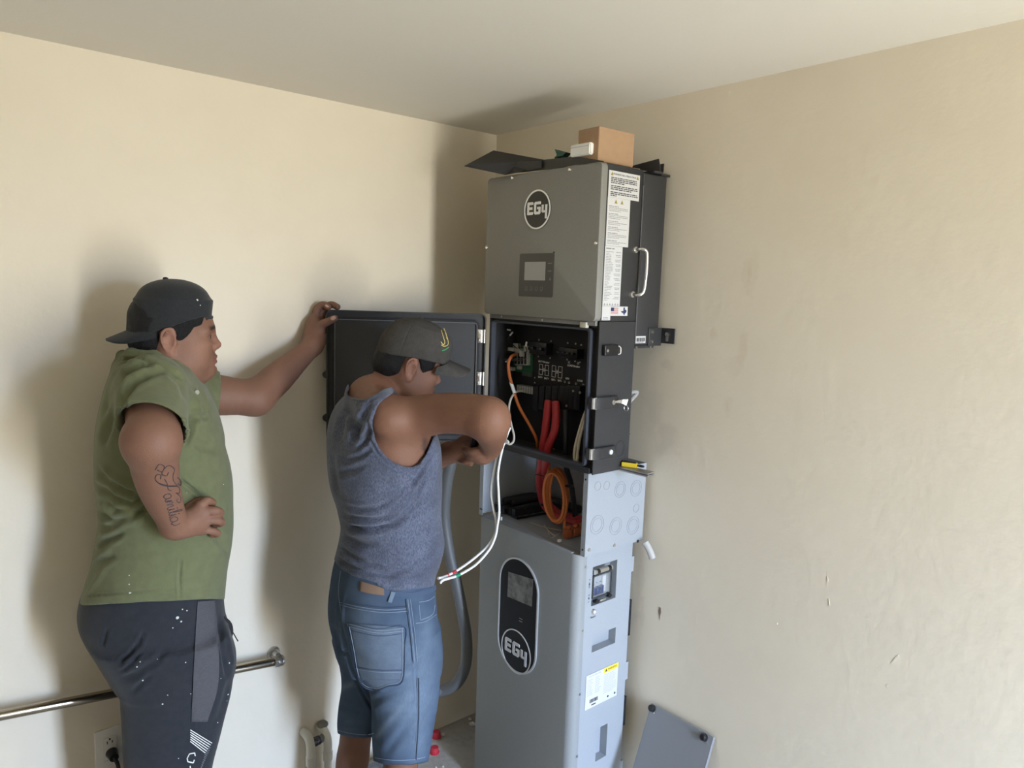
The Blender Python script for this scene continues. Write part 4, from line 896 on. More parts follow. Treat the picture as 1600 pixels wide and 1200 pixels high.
# ================================================================== sculpting: smooth blends of limbs and volumes, meshed once
f32 = np.float32
class Prim:
    def __init__(s, lo, hi, fn, k, op): s.lo, s.hi, s.fn, s.k, s.op = np.array(lo, float), np.array(hi, float), fn, k, op
class Sculpt:
    """list of volumes blended in order; op '+' adds, '-' carves, '&' keeps only what is inside"""
    def __init__(s, k=0.012): s.P = []; s.k = k
    def add(s, lo, hi, fn, k=None, op='+'): s.P.append(Prim(lo, hi, fn, s.k if k is None else k, op)); return s
    def limb(s, pts, rad, k=None, op='+', flat=None):
        """tapered chain; rad per point; flat=(axis, ratio) squeezes the section along an axis"""
        pts = [np.array(p, float) for p in pts]
        if len(pts) > 2:
            q = spline([(*p, r) for p, r in zip(pts, rad)], 4); pts = [x[:3] for x in q]; rad = [x[3] for x in q]
        P_, Rd = np.array(pts), np.array(rad); m = Rd.max()
        def fn(X):
            best = np.full(len(X), 9.0)
            for a, b, ra, rb in zip(P_, P_[1:], Rd, Rd[1:]):
                d = b-a; r = X-a; t = np.clip((r @ d)/(d @ d), 0, 1); r = r-t[:, None]*d
                if flat is not None:
                    n = np.array(flat[0], float); r = r+n*((r @ n)*(1/flat[1]-1))[:, None]
                e = np.sqrt((r*r).sum(1))-(ra+(rb-ra)*t)
                best = np.minimum(best, e if flat is None else e*flat[1])
            return best
        return s.add(P_.min(0)-m, P_.max(0)+m, fn, k, op)
    def ell(s, c, r, R=None, k=None, op='+'):
        c, r = np.array(c, float), np.array(r, float); R = np.eye(3) if R is None else np.array(R)   # rows = axes
        ext = np.abs(R.T) @ r
        def fn(X):
            q = (X-c) @ R.T; k0 = np.sqrt(((q/r)**2).sum(1)); k1 = np.sqrt(((q/(r*r))**2).sum(1))+1e-9
            return k0*(k0-1)/k1
        return s.add(c-ext, c+ext, fn, k, op)
    def loft(s, o, R, tab, k=None, op='+', n=2.3, grow=0.0, clip=None):
        """stack of oval slices; rows of R are the axes (across, depth, up); tab rows: up, c_across, c_depth, half_across, half_depth"""
        tab = np.array(tab, float); tab = tab[np.argsort(tab[:, 0])]; o = np.array(o, float); R = np.array(R)
        def cub(z, col):
            x, y = tab[:, 0], tab[:, col]; m = np.gradient(y, x)
            i = np.clip(np.searchsorted(x, z)-1, 0, len(x)-2); h = x[i+1]-x[i]; t = np.clip((z-x[i])/h, 0, 1)
            return (2*t**3-3*t**2+1)*y[i]+(t**3-2*t**2+t)*h*m[i]+(-2*t**3+3*t**2)*y[i+1]+(t**3-t**2)*h*m[i+1]
        z0, z1 = tab[0, 0], tab[-1, 0]
        cl = (z0-grow, z1+grow) if clip is None else clip
        def fn(X):
            q = (X-o) @ R.T; zc = np.clip(q[:, 2], z0, z1)
            a, b = cub(zc, 3)+grow, cub(zc, 4)+grow
            u, v = (q[:, 0]-cub(zc, 1))/a, (q[:, 1]-cub(zc, 2))/b
            g = (np.abs(u)**n+np.abs(v)**n)**(1/n)
            # distance estimate that is right along either axis
            l = np.sqrt((u*a)**2+(v*b)**2)+1e-9
            d = (g-1)*l/np.maximum(g, 1e-6)
            d = np.where(g < 1e-3, -np.minimum(a, b), d)
            return np.maximum(d, np.maximum(cl[0]-q[:, 2], q[:, 2]-cl[1]))
        m = max(np.abs(tab[:, 1]).max()+tab[:, 3].max(), np.abs(tab[:, 2]).max()+tab[:, 4].max())+grow
        cs = np.array([[x, y, z] for x in (-m, m) for y in (-m, m) for z in cl]) @ R+o
        return s.add(cs.min(0), cs.max(0), fn, k, op)
    def fn(s, fn, op='&', k=0.0, lo=(-9, -9, -9), hi=(9, 9, 9)): return s.add(lo, hi, fn, k, op)
    def plane(s, p, n, op='&', k=0.0):
        p, n = np.array(p, float), np.array(n, float); n = n/np.linalg.norm(n); return s.fn(lambda X: (X-p) @ n, op, k)   # keeps the side against n
    def evalat(s, X, only=None):
        A = np.full(len(X), 1.0)
        for p in (s.P if only is None else only):
            d = p.fn(X); A = Sculpt.comb(A, d, p.k, p.op)
        return A
    @staticmethod
    def comb(A, d, k, op):
        if op == '+':
            if k <= 0: return np.minimum(A, d)
            h = np.maximum(k-np.abs(A-d), 0)/k; return np.minimum(A, d)-h*h*k*0.25
        B = -d if op == '-' else d
        if k <= 0: return np.maximum(A, B)
        h = np.maximum(k-np.abs(A-B), 0)/k; return np.maximum(A, B)+h*h*k*0.25
    def mesh(s, h, B=8):
        plus = [p for p in s.P if p.op == '+']
        lo = np.min([p.lo-p.k for p in plus], 0)-2*h; hi = np.max([p.hi+p.k for p in plus], 0)+2*h
        nb = np.ceil((hi-lo)/(h*B)).astype(int); bs = h*B
        g = np.stack(np.meshgrid(*[np.arange(n) for n in nb], indexing='ij'), -1).reshape(-1, 3)
        def field(bl, offs):
            c0 = lo+bl*bs; A = np.full((len(bl), len(offs)), 1.0, f32)
            for p in s.P:
                m = p.k+2*h+0.5*bs
                sel = np.all((c0+bs > p.lo-m) & (c0 < p.hi+m), 1) if p.op != '&' else np.ones(len(bl), bool)
                if not sel.any(): continue
                X = (c0[sel][:, None, :]+offs[None]).reshape(-1, 3)
                d = p.fn(X).reshape(-1, len(offs))
                A[sel] = Sculpt.comb(A[sel], d, p.k, p.op)
            return A
        c = field(g, np.array([[bs/2]*3]))[:, 0]
        g = g[np.abs(c) < bs*1.45]
        n1 = B+1
        offs = np.stack(np.meshgrid(*[np.arange(n1)]*3, indexing='ij'), -1).reshape(-1, 3)*h
        A = np.concatenate([field(g[i:i+400], offs) for i in range(0, len(g), 400)]).reshape(-1, n1, n1, n1)
        N = nb*B+2; gid = lambda ijk: (ijk[..., 0]*N[1]+ijk[..., 1])*N[2]+ijk[..., 2]
        S = A < 0
        corners = [(i, j, k) for i in (0, 1) for j in (0, 1) for k in (0, 1)]
        cs = lambda arr: [arr[:, i:i+B, j:j+B, k:k+B] for i, j, k in corners]
        SS = cs(S); cnt = sum(x.astype(np.int8) for x in SS); act = (cnt > 0) & (cnt < 8)
        bi, ci, cj, ck = np.nonzero(act)
        vals = np.stack([x[bi, ci, cj, ck] for x in cs(A)], 1)
        acc = np.zeros((len(bi), 3)); num = np.zeros(len(bi))
        for e0, c0 in enumerate(corners):
            for ax in range(3):
                if c0[ax]: continue
                c1 = list(c0); c1[ax] = 1; e1 = corners.index(tuple(c1))
                va, vb = vals[:, e0], vals[:, e1]; x = (va < 0) != (vb < 0)
                t = np.where(x, va/np.where(x, va-vb, 1), 0)
                q = np.tile(np.array(c0, float), (len(bi), 1)); q[:, ax] = t
                acc += q*x[:, None]; num += x
        base = g[bi]*B+np.stack([ci, cj, ck], 1)
        verts = lo+(base+acc/num[:, None])*h
        vid = gid(base); order = np.argsort(vid); sv = vid[order]
        verts = verts[order]
        quads = []
        for ax in range(3):
            sl0 = [slice(0, B)]*3; sl1 = [slice(0, B)]*3; sl1[ax] = slice(1, B+1)
            a, b = S[(slice(None), *sl0)], S[(slice(None), *sl1)]
            e = np.argwhere(a != b); 
            if not len(e): continue
            ib = g[e[:, 0]]*B+e[:, 1:]; inside = a[tuple(e.T)]
            u, v = [(1, 2), (2, 0), (0, 1)][ax]
            du = np.zeros(3, int); du[u] = 1; dv = np.zeros(3, int); dv[v] = 1
            ids = np.stack([gid(ib-du-dv), gid(ib-dv), gid(ib), gid(ib-du)], 1)
            pos = np.clip(np.searchsorted(sv, ids), 0, len(sv)-1); ok = (sv[pos] == ids).all(1)
            q = pos[ok]; ins = inside[ok]
            q[~ins] = q[~ins][:, ::-1]; quads.append(q)
        return verts, np.concatenate(quads)
def smooth_verts(V_, Q, it=1, w=0.5):
    for _ in range(it):
        s = np.zeros_like(V_); c = np.zeros(len(V_))
        for a in range(4):
            b = (a+1) % 4
            for i, j in ((a, b), (b, a)):
                np.add.at(s, Q[:, i], V_[Q[:, j]]); np.add.at(c, Q[:, i], 1)
        V_ = V_+w*(s/np.maximum(c, 1)[:, None]-V_)
    return V_
def vnormals(V_, Q):
    n = np.cross(V_[Q[:, 2]]-V_[Q[:, 0]], V_[Q[:, 3]]-V_[Q[:, 1]]); N = np.zeros_like(V_)
    for a in range(4): np.add.at(N, Q[:, a], n)
    return N/(np.linalg.norm(N, axis=1)[:, None]+1e-12)
def quad_obj(name, V_, Q, mat_, parent=None, col=None, face_mat=None):
    me = bpy.data.meshes.new(name)
    me.vertices.add(len(V_)); me.vertices.foreach_set('co', V_.astype(f32).ravel())
    me.loops.add(len(Q)*4); me.loops.foreach_set('vertex_index', Q.astype(np.int32).ravel())
    me.polygons.add(len(Q)); me.polygons.foreach_set('loop_start', np.arange(0, len(Q)*4, 4, dtype=np.int32))
    me.update(calc_edges=True); me.validate()
    if col is not None:
        at_ = me.color_attributes.new('Col', 'FLOAT_COLOR', 'POINT')
        at_.data.foreach_set('color', np.concatenate([col, np.ones((len(col), 1))], 1).astype(f32).ravel())
    return link(name, me, mat_, parent, True)
def polydist(P2, poly):
    """signed distance in the plane to a closed outline, negative inside"""
    poly = np.array(poly, float); d = np.full(len(P2), 1e9); ins = np.zeros(len(P2), bool)
    for i in range(len(poly)):
        a, b = poly[i], poly[(i+1) % len(poly)]; e = b-a; w = P2-a
        t = np.clip((w @ e)/(e @ e+1e-12), 0, 1); d = np.minimum(d, ((w-t[:, None]*e)**2).sum(1))
        c = (a[1] <= P2[:, 1]) != (b[1] <= P2[:, 1])
        xx = a[0]+(P2[:, 1]-a[1])*(e[0])/(e[1] if e[1] else 1e-12)
        ins ^= c & (P2[:, 0] < xx)
    d = np.sqrt(d); return np.where(ins, -d, d)
def linedist2(P2, pts):
    pts = np.array(pts, float); d = np.full(len(P2), 1e9); tt = np.zeros(len(P2)); n = len(pts)-1
    for i in range(n):
        a, b = pts[i], pts[i+1]; e = b-a; w = P2-a; t = np.clip((w @ e)/(e @ e+1e-12), 0, 1)
        q = ((w-t[:, None]*e)**2).sum(1); m = q < d; d = np.where(m, q, d); tt = np.where(m, (i+t)/n, tt)
    return np.sqrt(d), tt
def crease(V_, N, lines, facing=0.1):
    """press folds into cloth: lines = (picture polyline, half width in px, depth in m), on the side seen"""
    p = proj(V_); P2 = p[:, :2]; view = CAM-V_; view /= np.linalg.norm(view, axis=1)[:, None]
    f = np.clip(((N*view).sum(1)-facing)/0.25, 0, 1); D = np.zeros(len(V_))
    for pts, w, dep in lines:
        pts = np.array(pts, float); lo, hi = pts.min(0)-4*w, pts.max(0)+4*w
        m = np.all((P2 > lo) & (P2 < hi), 1)
        if not m.any(): continue
        d, t = linedist2(P2[m], pts); fade = np.clip(np.minimum(t, 1-t)*5+.05, 0, 1)
        x = d/w; D[m] += dep*fade*(-np.exp(-x*x)+0.55*np.exp(-(x-1.9)**2/0.9))
    return V_+N*(D*f)[:, None]
def fbm(X, s, seed=0, o=3):
    r = np.random.default_rng(seed); out = np.zeros(len(X))
    for k in range(o):
        for _ in range(4):
            w = r.normal(size=3); w /= np.linalg.norm(w); out += np.sin((X @ w)*s*2**k*r.uniform(.7, 1.3)+r.uniform(0, 6.3))*0.5**k/4
    return out
class Frame3:
    """a flat frame standing in the room: origin, f (forward), s (towards the photographer), u (up)"""
    def __init__(s, o, f, u=(0, 0, 1)):
        s.o = np.array(o, float); s.f = np.array(f, float)/np.linalg.norm(f); u = np.array(u, float); u = u-s.f*(u @ s.f); s.u = u/np.linalg.norm(u); s.s = np.cross(s.f, s.u)
    def px(s, u, v, off=0.0):           # point of the plane at side offset off seen at a pixel
        d = ray(u, v); c = s.o+s.s*off; return CAM+d*(((c-CAM) @ s.s)/(d @ s.s))
    def P(s, a, b, c): return s.o+s.f*a+s.s*b+s.u*c
    def loc(s, X): q = X-s.o; return q @ s.f, q @ s.s, q @ s.u
    def R(s): return np.array([s.f, s.s, s.u])
# ================================================================== people: head, hands, colours shared by both men
def mix(a, b, t): return a+(b-a)*t[:, None]
def sstep(x, a, b): t = np.clip((x-a)/(b-a), 0, 1); return t*t*(3-2*t)
def head_sculpt(S, F, k=1.0, cheek=1.0, ka=1.0):
    """F: Frame3 at the ear canals' midpoint; k scales the head"""
    R = F.R(); P = lambda a, b, c: F.P(a*k*ka, b*k, c*k)
    def E(a, b, c, ra, rb, rc, kk=.012, op='+', rot=0.0, yaw=0.0):
        c_, s_ = math.cos(rot), math.sin(rot); Rl = np.array([[c_, 0, s_], [0, 1, 0], [-s_, 0, c_]])
        cy, sy = math.cos(yaw), math.sin(yaw); Ry = np.array([[cy, sy, 0], [-sy, cy, 0], [0, 0, 1]])
        S.ell(P(a, b, c), np.array([ra*(ka if ra > .03 else 1), rb, rc])*k, Rl @ Ry @ R, kk*k, op)
    def Lm(pts, rad, kk=.008, op='+'): S.limb([P(*p) for p in pts], [r*k for r in rad], kk*k, op)
    E(.003, 0, .045, .095, .078, .088)                                  # skull
    E(.050, 0, -.005, .052, .064, .088, .03)                             # face
    E(.081, 0, .032, .022, .050, .028, .02)                              # forehead
    for s in (-1, 1):
        Lm([(-.008, s*.060, -.015), (.002, s*.058, -.052), (.045, s*.044, -.072), (.088, s*.014, -.078)], [.018, .020*cheek, .019*cheek, .013], .025)
        E(.056, s*.036, -.036, .038, .028*cheek, .040, .02)              # cheek
        E(.026, s*.046, -.036, .036, .022*cheek, .040, .02)              # masseter
        E(.074, s*.038, -.008, .024, .020, .016, .015)                   # cheek bone
        Lm([(.100, s*.010, .027), (.097, s*.030, .030), (.082, s*.050, .024)], [.0085, .0095, .008], .012)   # brow
        E(.106, s*.032, .010, .014, .015, .011, .014, '-')               # eye hollow
        E(.0860, s*.0325, .009, .0140, .0160, .0125, .004)               # lids round the eye
        E(.0985, s*.0365, .0085, .0075, .0125, .0026, .0015, '-')        # slit between the lids
        E(.1035, s*.0125, -.0175, .0110, .0075, .0085, .006)             # nostril wing
        E(.1075, s*.0065, -.0265, .0050, .0030, .0040, .003, '-')        # nostril
        # ear
        E(-.006, s*.0785, .002, .0185, .0075, .031, .006, '+', -.20, s*.30)
        E(.000, s*.0855, -.001, .0105, .0055, .017, .004, '-', -.15, s*.25)
        Lm([(.010, s*.079, .016), (.003, s*.084, .030), (-.012, s*.087, .029), (-.022, s*.088, .014), (-.019, s*.086, -.006), (-.010, s*.082, -.022)], [.0032, .0036, .0038, .0036, .0032, .003], .004)
        E(-.001, s*.080, -.027, .0085, .0055, .0085, .006)               # lobe
        E(.011, s*.079, -.004, .0045, .004, .007, .005)                  # tragus
    E(.092, 0, -.0745, .0185, .024, .0165, .02)                          # chin
    Lm([(.103, 0, .020), (.112, 0, -.002), (.1165, 0, -.0135)], [.0068, .0078, .0105], .010)    # nose
    E(.098, 0, -.018, .017, .012, .011, .010)
    E(.088, 0, -.047, .0205, .031, .024, .016)
    E(.1105, 0, -.0645, .0065, .016, .0045, .008, '-')                           # muzzle
    Lm([(.094, -.025, -.0500), (.1070, -.013, -.0450), (.1112, 0, -.0435), (.1070, .013, -.0450), (.094, .025, -.0500)], [.0028, .0056, .0056, .0056, .0028], .005)
    Lm([(.094, -.023, -.0520), (.1060, -.012, -.0552), (.1098, 0, -.0557), (.1060, .012, -.0552), (.094, .023, -.0520)], [.0026, .0060, .0064, .0060, .0026], .005)
    Lm([(.093, -.028, -.0505), (.1085, -.013, -.0502), (.1145, 0, -.0498), (.1085, .013, -.0502), (.093, .028, -.0505)], [.0012, .0018, .0022, .0018, .0012], .002, '-')
def head_colour(X, C, F, k, stubble=.25, ka=1.0):
    a, b, c = [q/k for q in F.loc(X)]; a = a/ka
    near = (np.abs(b) < .11) & (c > -.12) & (c < .17) & (a > -.13) & (a < .15)
    t = lambda v: v*near
    C = mix(C, np.array([.40, .20, .14]), t(np.exp(-(((a-.066)/.03)**2+((np.abs(b)-.05)/.03)**2+((c+.025)/.03)**2))*.35))
    C = mix(C, np.array([.44, .21, .15]), t(np.exp(-(((a-.118)/.014)**2+((c+.014)/.014)**2))*.4))
    lip = t(np.exp(-(((c+.0495)/.0085)**4))*sstep(a, .094, .101)*(np.abs(b) < .027))
    C = mix(C, np.array([.20, .075, .062]), lip*.8)
    arch = .033-.16*np.maximum(np.abs(b)-.032, 0)**1.0
    brow = t(np.exp(-(((c-arch)/.0052)**4))*sstep(np.abs(b), .008, .013)*(1-sstep(np.abs(b), .050, .056))*(a > .07))
    C = mix(C, np.array([.018, .014, .012]), brow*.92)
    lid = t(np.exp(-(((c-.0115)/.0022)**2))*sstep(a, .084, .089)*np.exp(-((np.abs(b)-.035)/.014)**4))
    C = mix(C, np.array([.03, .02, .018]), lid*.8)
    st = t(sstep(-c, .058, .075)*sstep(a, .03, .07))+t(np.exp(-(((c+.036)/.006)**2))*sstep(a, .095, .102)*(np.abs(b) < .028))
    C = mix(C, C*.62, np.clip(st, 0, 1)*stubble)
    ear = t(np.exp(-((np.abs(b)-.083)/.008)**2)*(a < .012)*(a > -.03)*(np.abs(c) < .035)); C = mix(C, np.array([.42, .20, .15]), ear*.35)
    return C
skin_m = mat('skin', (1, 1, 1), .58, spec=.35, noise=None, bump=(260, .10, 4), attr='Col'); skin_m.node_tree.nodes['Principled BSDF'].inputs['Subsurface Weight'].default_value = .06
skin_m.node_tree.nodes['Principled BSDF'].inputs['Subsurface Radius'].default_value = (.010, .004, .002)
eye_w = mat('eye_white', (.20, .17, .155), .3); iris_m = mat('iris', (.035, .018, .010), .15)
hair_m = mat('black_hair', (.007, .007, .008), .55, noise=(240, (.018, .017, .019), .5, (1, 1, .25)), bump=(420, .5, 2), spec=.25)
nail_m = mat('nail', (.50, .31, .25), .35)
def eyes(F, k, parent, ka=1.0):
    for s in (-1, 1):
        e = F.P(.0855*k*ka, s*.0325*k, .009*k); bm = bmesh.new(); add_blob(bm, e, .0126*k, None, 18, 12); ey = bm_obj('eye', bm, eye_w, parent, True)
        d = (F.f*.97+F.s*s*.12-F.u*.22); d = d/np.linalg.norm(d)
        bm = bmesh.new(); add_cyl(bm, e+d*.0110*k, d, (.0072*k), .0014*k, 16, .004*k); bm_obj('iris', bm, iris_m, ey, True)
def skin_base(X, seed, base):
    n = fbm(X, 28, seed); C = np.tile(np.array(base), (len(X), 1)); return C*(1+.07*n[:, None])
def finger(S, pts, r0, r1, k=.006):
    n = len(pts); S.limb(pts, [r0+(r1-r0)*i/(n-1) for i in range(n)], k)
def fold_mat(name, col, col2, scale, amt, bump=(600, .25), rough=.85): return mat(name, col, rough, noise=[(scale, col2, amt)], bump=bump, spec=.2, sheen=.15)

def on_surface(Vv, u, v, lift=.001, rad=5.0):
    """the point of a modelled surface seen at a pixel (front side), a touch towards the viewer if lift > 0"""
    if on_surface.key is not Vv: on_surface.key = Vv; on_surface.q = proj(Vv)
    q = on_surface.q; d2 = (q[:, 0]-u)**2+(q[:, 1]-v)**2; i = np.where(d2 < rad*rad)[0]
    if not len(i):
        j = np.argmin(d2); dep = q[j, 2]
    else:
        z = q[i, 2]; i = i[z < z.min()+.03]; w = 1/(d2[i]+.3)**1.5; dep = (q[i, 2]*w).sum()/w.sum()
    return CAM+ray(u, v)*(dep-lift)
on_surface.key = None
def drape(Vv, A, B, name, m, parent, lift=.0018, n=14, k=24, th=.0012):
    """a piece of cloth laid on a surface between two picture polylines, with its own thickness"""
    A = spline([(*p, 0) for p in A], 6) if len(A) > 2 else [np.array((*p, 0.)) for p in A]; B = spline([(*p, 0) for p in B], 6) if len(B) > 2 else [np.array((*p, 0.)) for p in B]
    def res(L, t): x = t*(len(L)-1); i = min(int(x), len(L)-2); return L[i]+(L[i+1]-L[i])*(x-i)
    bm = bmesh.new(); G = [[bm.verts.new(on_surface(Vv, *(res(A, j/k)*(1-i/n)+res(B, j/k)*(i/n))[:2], lift)) for j in range(k+1)] for i in range(n+1)]
    for i in range(n):
        for j in range(k): bm.faces.new((G[i][j], G[i+1][j], G[i+1][j+1], G[i][j+1]))
    r = bmesh.ops.extrude_face_region(bm, geom=bm.faces[:]); 
    for e in r['geom']:
        if isinstance(e, bmesh.types.BMVert): d = V(CAM)-e.co; e.co -= d.normalized()*th*3
    return bm_obj(name, bm, m, parent, auto=60)
def seam(Vv, lines, name, m, parent, w=.0009, lift=.0008):
    bm = bmesh.new()
    for L in lines:
        P_ = spline([(*p, 0) for p in L], 5); add_tube(bm, [on_surface(Vv, p[0], p[1], lift) for p in P_], w, 5)
    o = bm_obj(name, bm, m, parent, auto=60); return o
# ================================================================== man in the green polo shirt, holding the door
D1 = 1.85
B1 = Frame3(pd(265, 530, D1), (-.964, .266, 0))
F1 = Frame3(B1.o, (-.972, .235, 0), B1.px(265, 430)-B1.px(265, 530)); KA1 = .94                       # upright frame of the body
bp1 = lambda u, v, s: B1.px(u, v, s)
def rows_loft(Fr, rows, s0=0.0, phi=0.0, view=None):
    """silhouette rows (v, u_left, u_right, half width sideways[, s]) -> loft table in Fr; phi: turn of the body away from the picture plane"""
    tab = []
    for r in rows:
        v, ul, ur, b = r[:4]; so = r[4] if len(r) > 4 else s0
        G = view or Fr
        p, q = G.px(ul, v, 0 if view else so), G.px(ur, v, 0 if view else so)
        W_ = np.linalg.norm(q-p)/2; m = (p+q)/2
        A = math.sqrt(max(W_**2-(b*math.sin(phi))**2, (.35*W_)**2))/math.cos(phi)
        a_, s_, u_ = Fr.loc(m[None])
        tab.append((u_[0], a_[0], s_[0], A, b))
    return tab
shirt_rows = [(553, 196, 292, .070), (566, 178, 302, .115), (582, 171, 308, .165), (602, 164, 320, .195), (630, 157, 334, .200), (660, 151, 345, .195), (700, 147, 354, .185), (740, 147, 361, .180),
              (800, 153, 364, .180), (850, 147, 363, .185), (900, 133, 354, .190), (945, 119, 349, .195), (985, 112, 348, .195)]
T1 = rows_loft(B1, shirt_rows)
man1 = Sculpt(.02)
head_sculpt(man1, F1, 1.02, 1.18, KA1)
man1.limb([F1.P(-.025, 0, -.03), F1.P(-.045, 0, -.09), bp1(232, 610, 0)], [.060, .066, .075], .03)     # neck
man1.ell(F1.P(.045, 0, -.088), (.045, .045, .03), F1.R(), .03)                                     # soft throat
man1.loft(B1.o, B1.R(), [t for t in T1 if t[0] > B1.loc(bp1(250, 880, 0)[None])[2][0]], .03, grow=-.016)
man1.loft(B1.o, B1.R(), rows_loft(B1, [(870, 150, 358, .17), (925, 140, 345, .165), (975, 145, 350, .165), (1010, 160, 356, .160)]), .03, grow=-.014)
sR, eR, wR_ = bp1(237, 607, .165), bp1(238, 689, .365), bp1(272, 821, .222)
man1.limb([sR, (sR+eR)/2+B1.f*.004, eR], [.066, .058, .050], .03)
man1.limb([eR, bp1(242, 728, .33), bp1(251, 768, .285), wR_], [.050, .048, .042, .030], .03)
man1.ell(eR-B1.f*.006, (.046, .046, .046), None, .03)
sL, eL, wL = bp1(294, 614, -.165), pd(399, 622, 2.13), pd(489, 540, 2.30)
man1.limb([sL, sL*.45+eL*.55, eL], [.066, .056, .047], .03)
man1.limb([eL, eL*.66+wL*.34, eL*.3+wL*.7, wL], [.047, .0475, .037, .0285], .03)
# right hand resting on the hip, fingers folded
hR = lambda u, v, s: bp1(u, v, s)
man1.limb([wR_, hR(283, 822, .212), hR(297, 815, .206)], [.0275, .030, .029], .02, flat=None)
for (u0, v0), s_ in (((312, 793), .200), ((318, 804), .203), ((318, 817), .202), ((313, 828), .197)): man1.limb([hR(288, 820, .205), hR(u0, v0, s_)], [.022, .0145], .014)
for k0, k1, k2, k3, r in (((312, 788, .200), (324, 782, .199), (332, 786, .178), (326, 790, .168), .0105), ((320, 799, .205), (338, 798, .203), (344, 802, .180), (334, 805, .168), .0112), ((320, 813, .204), (340, 813, .202), (346, 817, .180), (336, 819, .168), .0108), ((315, 827, .199), (333, 830, .196), (340, 834, .176), (331, 835, .166), .0098)):
    finger(man1, [hR(*k0), hR(*k1), hR(*k2), hR(*k3)], r, r*.85, .005)
finger(man1, [hR(283, 806, .190), hR(296, 792, .180), hR(310, 782, .168)], .013, .010, .012)
# left hand gripping the corner of the open door
man1.limb([wL, pd(488, 528, 2.325), pd(492, 511, 2.340)], [.028, .030, .028], .02)
man1.limb([pd(484, 530, 2.32), pd(489, 500, 2.345)], [.020, .017], .014); man1.limb([pd(498, 533, 2.315), pd(499, 518, 2.32)], [.022, .018], .014)
finger(man1, [pd(492, 504, 2.350), pd(495, 484, 2.352), pd(504, 476, 2.350), pd(513, 480, 2.345)], .0135, .0105)
finger(man1, [pd(497, 508, 2.365), pd(506, 485, 2.372), pd(517, 476, 2.372), pd(527, 479.5, 2.362)], .013, .0105)
finger(man1, [pd(499, 515, 2.375), pd(511, 501, 2.392), pd(523, 500, 2.385)], .012, .010); finger(man1, [pd(498, 523, 2.37), pd(511, 514, 2.388), pd(521, 514, 2.385)], .011, .009)
finger(man1, [pd(494, 521, 2.32), pd(502, 508, 2.312), pd(513, 502.5, 2.306), pd(523, 497.5, 2.300)], .0165, .0105, .012)
# legs and feet
def leg(S, Fr, hip, knee, ankle, r, k=.03): S.limb([hip, hip*.5+knee*.5, knee, knee*.6+ankle*.4, ankle], r, k)
gnd = lambda a, s, z: np.array([*(B1.o+B1.f*a+B1.s*s)[:2], z])
for s, a0, a1 in ((.10, -.025, -.010), (-.10, -.018, .0)):
    leg(man1, B1, gnd(-.03, s*.9, .92), gnd(a0, s, .49), gnd(a1-.03, s, .09), [.080, .072, .054, .052, .038])
    man1.limb([gnd(a1-.04, s, .05), gnd(a1+.09, s, .035), gnd(a1+.16, s, .028)], [.040, .034, .026], .02)
Vb, Qb = man1.mesh(.0036)
Cb = head_colour(Vb, skin_base(Vb, 3, (.212, .107, .070)), F1, 1.02, .35, KA1)
p1 = quad_obj('person', Vb, Qb, skin_m, None, Cb)
tag(p1, 'man in green polo shirt and backward black cap holding the open black door', 'person')
eyes(F1, 1.02, p1, KA1)
def nail(p, n, f, parent, r=.0058):
    n = np.array(n)/np.linalg.norm(n); f = np.array(f)/np.linalg.norm(f); s = np.cross(n, f)
    bm = bmesh.new(); add_blob(bm, p, (r*1.25, r*.85, r*.22), Matrix((f, s, n)).transposed(), 10, 6); bm_obj('nail', bm, nail_m, parent, True)
nail(pd(520.5, 497.2, 2.288), -ray(520, 497), pd(523, 497, 2.3)-pd(513, 502, 2.3), p1, .0075)
nail(pd(511, 478, 2.336), -ray(511, 478)+np.array([0, 0, .6]), pd(513, 480, 2.3)-pd(504, 476, 2.3), p1)

# ---- polo shirt
sh = Sculpt(.02)
sh.loft(B1.o, B1.R(), T1, .02, clip=(T1[-1][0], T1[0][0]+.005))
hemR = sR*.30+eR*.70
slv = (eR-sR)/np.linalg.norm(eR-sR)
sh.limb([sR, sR*.55+eR*.45, sR*.16+eR*.84], [.078, .074, .072], .04)
slL = (eL-sL)/np.linalg.norm(eL-sL)
sh.limb([sL, sL*.55+eL*.45, sL*.30+eL*.70], [.076, .068, .064], .04)
# collar, a soft fold round the neck
col_ = [bp1(191, 556, 0), bp1(205, 553, .060), bp1(240, 557, .092), bp1(272, 572, .082), bp1(296, 592, .045), bp1(303, 600, 0), bp1(298, 592, -.045), bp1(272, 572, -.082), bp1(240, 557, -.092), bp1(205, 553, -.060), bp1(191, 556, 0)]
for i in range(10): sh.limb([col_[i], col_[i+1]], [.0135, .0135], .010)
for i in range(10): sh.limb([col_[i]*1-B1.u*.022-B1.f*.006*(1 if i < 3 or i > 8 else -1), col_[i+1]-B1.u*.022-B1.f*.006*(1 if i < 2 or i > 7 else -1)], [.012, .012], .014)
sh.limb([F1.P(-.022, 0, .0), F1.P(-.040, 0, -.085)], [.068, .071], .004, '-')
